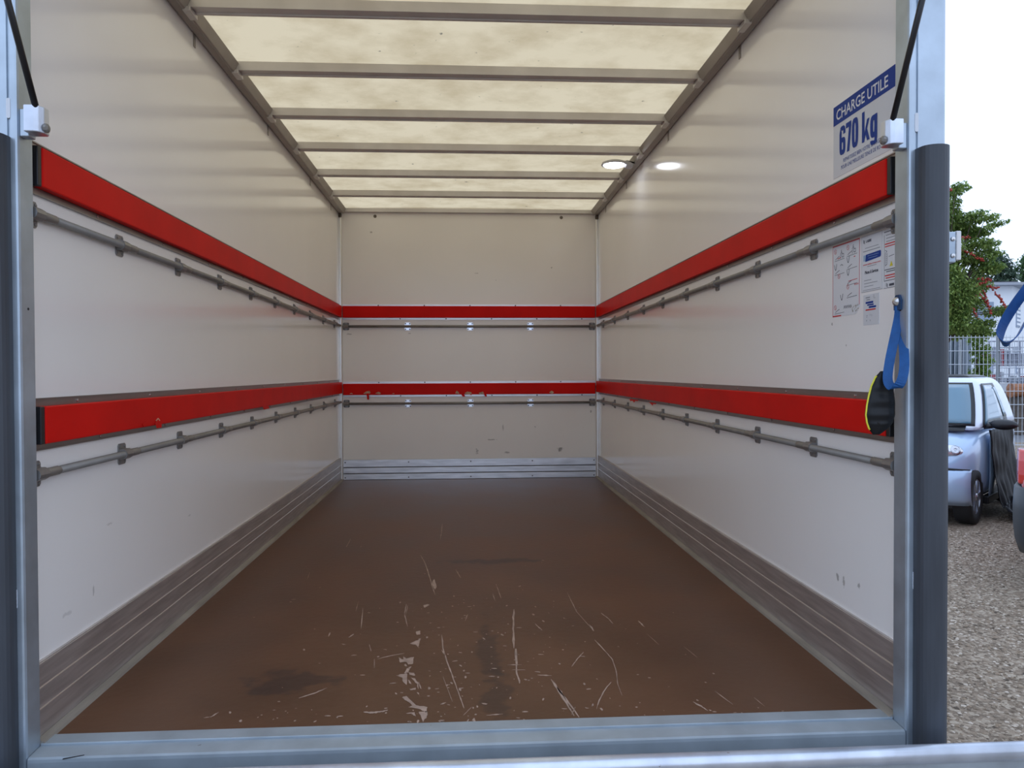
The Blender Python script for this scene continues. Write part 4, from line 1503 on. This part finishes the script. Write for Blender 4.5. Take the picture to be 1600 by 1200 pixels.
def fp(s_, z):
    """a point of the fence line: s_ metres along it, z above the yard"""
    base = at(1480, 600, FD)
    d = Vector((rt.x, rt.y, 0)).normalized()
    return Vector((base.x, base.y, GZ + z)) + d * s_


def fence(lbl, a, b):
    t_ = thing('mesh_fence', lbl, 'fence', fp((a + b) / 2, 0))
    mb_ = MB()
    n = int((b - a) / .06)
    for k in range(n + 1):
        s_ = a + (b - a) * k / n
        mb_.tube([fp(s_, .05), fp(s_, 2.11)], .0034, 5)
    o_ = mb_.build('upright_wires', m_wire, t_)
    o_['kind'] = 'stuff'
    nrm = Vector((-rt.y, rt.x, 0)).normalized() * .008
    for k in range(11):
        z = .08 + .2 * k
        h = MB()
        for sg in (-1, 1):
            h.tube([fp(a, z) + nrm * sg, fp(b, z) + nrm * sg], .0052, 6)
        h.build('cross_wire', m_wire, t_)
    for s_ in (a + .03,):
        p_ = fp(s_, 0)
        MB().box(p_.x - .014, p_.x + .014, p_.y + .02, p_.y + .06, GZ, GZ + 2.15).build('fence_post', mat('dark_fence_post', (.16, .18, .20), .5), t_)


fence('galvanised wire mesh fence panel behind the silver car', -1.78, .72)
fence('galvanised wire mesh fence panel nearest the red car', .75, 3.25)

# ------------------------------------------------------------------ trees


def leaf_cloud(mb, clumps, n, size, droop=.5):
    tot = sum(c[1][0] * c[1][1] * c[1][2] for c in clumps) or 1
    for c, r in clumps:
        k = max(20, int(n * (r[0] * r[1] * r[2]) ** .75 / sum((q[1][0] * q[1][1] * q[1][2]) ** .75 for q in clumps)))
        for i in range(k):
            d = Vector((random.gauss(0, 1), random.gauss(0, 1), random.gauss(0, 1))).normalized() * (random.random() ** .45)
            p = Vector(c) + Vector((d.x * r[0], d.y * r[1], d.z * r[2]))
            ax = Vector((random.uniform(-1, 1), random.uniform(-1, 1), random.uniform(-droop - .5, .5 - droop))).normalized()
            sd = ax.cross(Vector((random.uniform(-.4, .4), random.uniform(-.4, .4), 1))).normalized()
            nn = sd.cross(ax)
            L = size * random.uniform(.6, 1.3)
            w_ = L * .27
            mb.add([p, p + ax * L * .45 + sd * w_ + nn * L * .05, p + ax * L - nn * L * .10, p + ax * L * .45 - sd * w_ + nn * L * .05], [(0, 1, 2), (0, 2, 3)])


random.seed(21)
m_bark = mat('grey_brown_bark', (.10, .08, .065), .9, var=.3, vscale=10)
TD = 13.6
leafA = leaf_mat('berry_tree_leaves', (.06, .13, .025), (.34, .45, .12))
base = at(1475, 600, TD)
base.z = GZ
tree = thing('berry_tree', 'green tree with drooping clusters of red berries behind the fence', 'tree', base)
top_ = at(1470, 330, TD)
MB().tube([base, base + Vector((.05, 0, 1.0)), base + Vector((-.05, .05, 2.2)), Vector((top_.x, top_.y, top_.z))], [.13, .11, .08, .03], 10).build('trunk', m_bark, tree, smooth=True)
CL = []


def clump(u, v, ru, rv, dd=0.0):
    c = at(u, v, TD + dd)
    k = TD / F_PX
    CL.append((c, (ru * k, max(.35, ru * k * .8), rv * k)))


for a in ((1455, 330, 30, 40), (1484, 303, 13, 10), (1480, 320, 18, 12), (1530, 362, 16, 9), (1493, 292, 7, 8), (1480, 340, 22, 22), (1502, 295, 7, 5), (1440, 400, 50, 60), (1500, 350, 22, 14), (1521, 335, 14, 7), (1540, 340, 13, 6), (1556, 349, 7, 5), (1510, 365, 24, 14),
          (1530, 380, 20, 10), (1545, 381, 9, 6), (1490, 400, 30, 22), (1528, 405, 22, 13), (1545, 418, 16, 12), (1500, 440, 36, 24), (1470, 480, 50, 40), (1512, 470, 28, 24), (1525, 445, 20, 14), (1500, 505, 30, 20), (1520, 515, 24, 10), (1535, 505, 14, 9),
          (1538, 520, 12, 8), (1485, 520, 24, 12), (1541, 392, 7, 9), (1549, 397, 6, 6), (1553, 485, 7, 10), (1570, 482, 7, 6), (1563, 487, 6, 6)):
    clump(a[0], a[1], a[2] * .92, a[3] * .92, random.uniform(-.5, .5))
for a in ((1482, 455, 26, 28), (1492, 472, 24, 24), (1480, 430, 22, 22), (1505, 455, 20, 20), (1482, 385, 18, 20)):
    clump(*a, -.55)
br = MB()
trunk_top = base + Vector((0, .05, 2.0))
for c, r in CL:
    m_ = (trunk_top + Vector(c)) / 2 + Vector((0, 0, .25))
    br.tube([trunk_top, m_, c], [.03, .012, .004], 5)
br.build('branches', m_bark, tree)
lf = MB()
leaf_cloud(lf, CL, 34000, .066)
lo_ = lf.build('foliage', leafA, tree, fix=False)
lo_['kind'] = 'stuff'
be = MB()
m_berry = mat('red_berry', (.36, .035, .022), .35, var=.4, vscale=30)
STR = [((1479, 292), (1486, 297)), ((1497, 374), (1514, 370)), ((1498, 392), (1518, 397)), ((1520, 400), (1538, 407)), ((1526, 447), (1540, 440)), ((1537, 455), (1546, 478)), ((1544, 447), (1560, 450)), ((1552, 453), (1568, 476)),
       ((1540, 470), (1550, 490)), ((1508, 467), (1526, 463)), ((1528, 436), (1550, 437)), ((1486, 468), (1492, 478)), ((1518, 480), (1528, 497)), ((1490, 415), (1499, 419)), ((1560, 462), (1572, 480)), ((1530, 458), (1538, 468)), ((1495, 445), (1505, 455))]
for (a, b) in STR:
    for k in range(16):
        t_ = k / 15
        p = at(a[0] + (b[0] - a[0]) * t_ + random.uniform(-1.6, 1.6), a[1] + (b[1] - a[1]) * t_ + random.uniform(-1.8, 1.8), TD - .55 + random.uniform(-.1, .1))
        be.ball(p, random.uniform(.012, .022), 6, 4)
bo = be.build('berries', m_berry, tree, smooth=True, fix=False)
bo['kind'] = 'stuff'
bo['label'] = 'clusters of small red berries'

# hedge plant behind the fence
random.seed(5)
bd_ = 14.6
b0 = at(1534, 600, bd_)
b0.z = GZ
bush = thing('hedge_bush', 'light green climbing bush seen through the fence wires', 'bush', b0)
CL2 = []
for u, v, ru, rv in ((1532, 545, 9, 10), (1535, 562, 10, 12), (1531, 580, 11, 12), (1538, 598, 10, 14), (1533, 620, 10, 18), (1536, 648, 12, 18), (1534, 680, 14, 24), (1526, 530, 6, 8)):
    c = at(u, v, bd_)
    CL2.append((c, (ru * bd_ / F_PX, .3, rv * bd_ / F_PX)))
lf = MB()
leaf_cloud(lf, CL2, 3500, .075)
o_ = lf.build('foliage', leaf_mat('light_bush_leaves', (.10, .20, .03), (.28, .40, .09)), bush, fix=False)
o_['kind'] = 'stuff'
st_ = MB()
for k in range(5):
    st_.tube([b0 + Vector((random.uniform(-.05, .05), 0, 0)), b0 + Vector((random.uniform(-.1, .1), 0, .9)), b0 + Vector((random.uniform(-.12, .12), 0, 1.8))], [.02, .015, .006], 5)
st_.build('stems', m_bark, bush)


def far_tree(lbl, u, vtop, d, ru, seed, c0, c1, name='far_tree'):
    random.seed(seed)
    b_ = at(u, 600, d)
    b_.z = GZ
    k = d / F_PX
    t_ = thing(name, lbl, 'tree', b_)
    topz = at(u, vtop, d).z
    MB().tube([b_, Vector((b_.x, b_.y, GZ + (topz - GZ) * .7))], [.3, .12], 8).build('trunk', m_bark, t_)
    cl = []
    h = topz - GZ
    for i in range(16):
        f = random.uniform(.3, .92)
        rr2 = ru * k * (1.15 - f * .75)
        cl.append((b_ + Vector((random.uniform(-1, 1) * rr2 * .8, random.uniform(-1, 1) * rr2 * .6, h * f)), (rr2 * .55, rr2 * .55, h * .11)))
    cl.append((b_ + Vector((0, 0, h * .93)), (ru * k * .35, ru * k * .35, h * .07)))
    m_ = MB()
    leaf_cloud(m_, cl, 5200, .42)
    f_ = m_.build('foliage', leaf_mat('far_leaves_%d' % seed, c0, c1), t_, fix=False)
    f_['kind'] = 'stuff'


far_tree('hazy blue-green tree rising just behind the white house', 1560, 394, 62, 44, 31, (.05, .085, .06), (.13, .19, .12))
far_tree('dark green tree behind the white house at the right edge', 1610, 396, 76, 42, 32, (.035, .085, .03), (.10, .19, .06))
far_tree('dark evergreen between the berry tree and the white house', 1528, 415, 90, 40, 33, (.025, .05, .03), (.07, .12, .07))

# ------------------------------------------------------------------ white house
HD = 44.0
hc = at(1581, 600, HD)
hc.z = GZ
ha = math.radians(62)
ux = Vector((-math.cos(ha * .35), math.sin(ha * .35) * .4, 0)).normalized()     # front wall runs left from the near corner
uy = Vector((.72, .69, 0))                                                        # side wall runs back to the right
eave = at(1581, 447, HD).z
house = thing('white_house', 'white rendered house with a flat overhanging roof and shuttered windows', 'house', hc)
L1, L2 = 9.0, 12.0


def hp(a, b, z):
    return hc + ux * a + uy * b + Vector((0, 0, z - GZ))


def hbox(name, a0, a1, b0_, b1_, z0, z1, m, parent, bevel=0):
    v = [hp(a, b, z) for z in (z0, z1) for a, b in ((a0, b0_), (a1, b0_), (a1, b1_), (a0, b1_))]
    return MB().add(v, [(0, 3, 2, 1), (4, 5, 6, 7), (0, 1, 5, 4), (1, 2, 6, 5), (2, 3, 7, 6), (3, 0, 4, 7)]).build(name, m, parent)


m_render = mat('white_house_render', (.84, .86, .88), .8, var=.05, vscale=.5)
hbox('wall', 0, L1, 0, L2, GZ, eave, m_render, house)
hbox('roof', -.8, L1 + .6, -.8, L2 + .6, eave, eave + .15, mat('grey_roof_fascia', (.36, .38, .42), .6), house)
hbox('roof_top', -.3, L1, -.3, L2, eave + .15, eave + .24, mat('dark_roof_covering', (.07, .07, .08), .8), house)
m_shut = mat('blue_grey_shutter', (.30, .36, .46), .6)
for b in (1.0, 4.4, 7.8):
    for zz in (eave - 2.3, eave - 5.0):
        wdw = hbox('window', -.06, .02, b, b + 1.1, zz, zz + 1.5, m_shut, house)
        for k in range(6):
            hbox('slat', -.10, -.06, b + .05, b + 1.05, zz + .1 + .23 * k, zz + .23 + .23 * k, m_render, wdw)
for a in (1.0, 4.2, 7.0):
    for zz in (eave - 2.3, eave - 5.0):
        wdw = hbox('window', a, a + 1.0, -.06, .02, zz, zz + 1.4, m_shut, house)

# ------------------------------------------------------------------ grey corrugated container behind the fence
CD = 15.2
p0 = at(1470, 600, CD)
dr = Vector((rt.x, rt.y, 0)).normalized()
bk = Vector((-dr.y, dr.x, 0))
cz1 = at(1500, 516, CD).z
m_cont = mat('grey_blue_steel_sheet', (.22, .27, .34), .5, metal=.2, var=.15, vscale=2)
cont = thing('steel_container', 'grey-blue steel container with upright ribs behind the fence', 'container', (p0.x, p0.y, GZ))
cw = (1518 - 1440) / F_PX * CD


def cbox(name, a0, a1, b0_, b1_, z0, z1, m, parent, base_pt, dx=dr, dy=bk):
    v = [Vector((base_pt.x, base_pt.y, 0)) + dx * a + dy * b + Vector((0, 0, z)) for z in (z0, z1) for a, b in ((a0, b0_), (a1, b0_), (a1, b1_), (a0, b1_))]
    return MB().add(v, [(0, 3, 2, 1), (4, 5, 6, 7), (0, 1, 5, 4), (1, 2, 6, 5), (2, 3, 7, 6), (3, 0, 4, 7)]).build(name, m, parent)


aR = (1518 - 1470) / F_PX * CD
cbox('shell', aR - 2.4, aR, 0, 2.2, GZ, cz1 - .06, m_cont, cont, p0)
k = 0
a = aR - 2.4
while a < aR - .05:
    cbox('rib', a, a + .12, -.035, 0, GZ + .1, cz1 - .1, m_cont, cont, p0)
    a += .17
cbox('top_rail', aR - 2.42, aR + .02, -.05, .03, cz1 - .1, cz1, m_cont, cont, p0)
for a in (aR - .62, aR - .26):
    MB().tube([Vector((p0.x, p0.y, GZ + .2)) + dr * a - bk * .06, Vector((p0.x, p0.y, cz1 + .12)) + dr * a - bk * .06], .022, 8).build('locking_bar', m_wire, cont)

# stacked grey mesh crates with red goods, far behind the fence
random.seed(9)
KD = 24.0
m_crate = mat('grey_wire_crate', (.34, .36, .42), .6)
m_goods = mat('red_goods', (.45, .05, .06), .5)
m_goodsw = mat('pale_goods', (.55, .58, .62), .6)
where = ['leftmost stack', 'second stack', 'third stack', 'rightmost stack']
lvl = ['bottom', 'middle', 'top']
for ci, u in enumerate((1553, 1569, 1585, 1601)):
    pb = at(u, 600, KD)
    for li in range(3):
        z0 = GZ + .02 + li * .84
        w_, h_ = .29, .80
        crate = thing('wire_crate', '%s grey wire crate in the %s beyond the fence' % (lvl[li], where[ci]), 'crate', (pb.x, pb.y, z0), group='stacked wire crates beyond the fence')
        fr = MB()
        q = Vector((pb.x, pb.y, z0))
        for a in (-w_ / 2, w_ / 2):
            for b in (0, .5):
                fr.tube([q + dr * a + bk * b, q + dr * a + bk * b + Vector((0, 0, h_))], .014, 5)
        for zz in (.02, .2, .4, .6, h_):
            fr.tube([q - dr * w_ / 2 + Vector((0, 0, zz)), q + dr * w_ / 2 + Vector((0, 0, zz))], .012, 5)
            fr.tube([q - dr * w_ / 2 + bk * .5 + Vector((0, 0, zz)), q + dr * w_ / 2 + bk * .5 + Vector((0, 0, zz))], .012, 5)
        for a in (-w_ / 2, w_ / 2):
            for zz in (.02, .4, h_):
                fr.tube([q + dr * a + Vector((0, 0, zz)), q + dr * a + bk * .5 + Vector((0, 0, zz))], .012, 5)
        for a in (-.08, .0, .08):
            fr.tube([q + dr * a, q + dr * a + Vector((0, 0, h_))], .007, 4)
        fr.build('frame', m_crate, crate)
        for gi in range(3):
            gx = -.09 + .09 * gi
            hh = random.uniform(.3, .72)
            mm = m_goods if random.random() < .25 else (m_goodsw if random.random() < .5 else m_crate)
            v = [q + dr * a + bk * b + Vector((0, 0, z)) for z in (.03, hh) for a, b in ((gx - .038, .08), (gx + .038, .08), (gx + .038, .4), (gx - .038, .4))]
            MB().add(v, [(0, 3, 2, 1), (4, 5, 6, 7), (0, 1, 5, 4), (1, 2, 6, 5), (2, 3, 7, 6), (3, 0, 4, 7)]).build('goods', mm, crate, bevel=.01)

# white crate and brown log between fence and crates
WD = 20.0
wp_ = at(1567, 600, WD)
zt = at(1567, 599, WD).z
zb = at(1567, 611, WD).z
box_t = thing('white_box', 'white box on a low pallet beyond the fence beside the brown roll', 'box', (wp_.x, wp_.y, GZ))
cbox('box_body', -.17, .17, 0, .4, zb, zt, m_goodsw, box_t, wp_)
cbox('lid', -.18, .18, -.01, .41, zt, zt + .015, m_white, box_t, wp_)
cbox('pallet', -.18, .18, 0, .4, GZ, zb, mat('brown_pallet_wood', (.14, .09, .06), .8), box_t, wp_)
lp = at(1578, 610, 19.0)
roll = thing('brown_roll', 'orange-brown rusty roll lying on the ground beyond the fence', 'roll', (lp.x, lp.y, GZ))
rz = lp.z
rr3 = 11 / F_PX * 19
MB().lathe([(0, 0), (rr3 * .5, 0), (rr3, .01), (rr3 * .96, .05), (rr3 * .97, 1.0), (rr3, 1.4), (0, 1.4)], (lp.x, lp.y, rz), tuple(dr), 20).build('roll_body', mat('rusty_orange_roll', (.30, .12, .05), .6, var=.4, vscale=8, stretch=(1, 1, 6)), roll, smooth=False)
for a in (.15, 1.2):
    cbox('support', a, a + .12, -.15, .25, GZ, rz - rr3 * .93, m_bark, roll, lp)

# loose gravel lying on the yard where it shows beside the truck
random.seed(17)
pm = MB()
Ia, Ib = car_frame(org, car_fwd).inverted(), car_frame(org2, car2).inverted()
for i in range(45000):
    p = Vector((random.uniform(1.2, 6.2), random.uniform(1.9, 8.6), GZ))
    qa, qb = Ia @ p, Ib @ p
    if (abs(qa.x) < 1.34 and abs(qa.y) < .82) or (abs(qb.x) < 2.1 and abs(qb.y) < .92):
        continue
    r = random.uniform(.005, .013)
    a = random.uniform(0, 3.14)
    ca, sa = math.cos(a) * r * random.uniform(.8, 1.6), math.sin(a) * r
    h = r * random.uniform(.4, .9)
    pm.add([(p.x + ca, p.y + sa, GZ + h * .2), (p.x - sa, p.y + ca, GZ + h * .3), (p.x - ca, p.y - sa, GZ + h * .1), (p.x + sa, p.y - ca, GZ + h * .3), (p.x, p.y, GZ + h), (p.x, p.y, GZ - .004)],
           [(0, 1, 4), (1, 2, 4), (2, 3, 4), (3, 0, 4), (1, 0, 5), (2, 1, 5), (3, 2, 5), (0, 3, 5)])
gr = pm.build('gravel', island_mat('loose_gravel_stones', [(.09, .067, .047), (.29, .215, .145), (.21, .165, .12), (.40, .32, .24), (.58, .50, .41)]), fix=False)
gr['kind'] = 'stuff'
gr['label'] = 'loose brown and grey gravel stones on the yard'
gr['category'] = 'gravel'
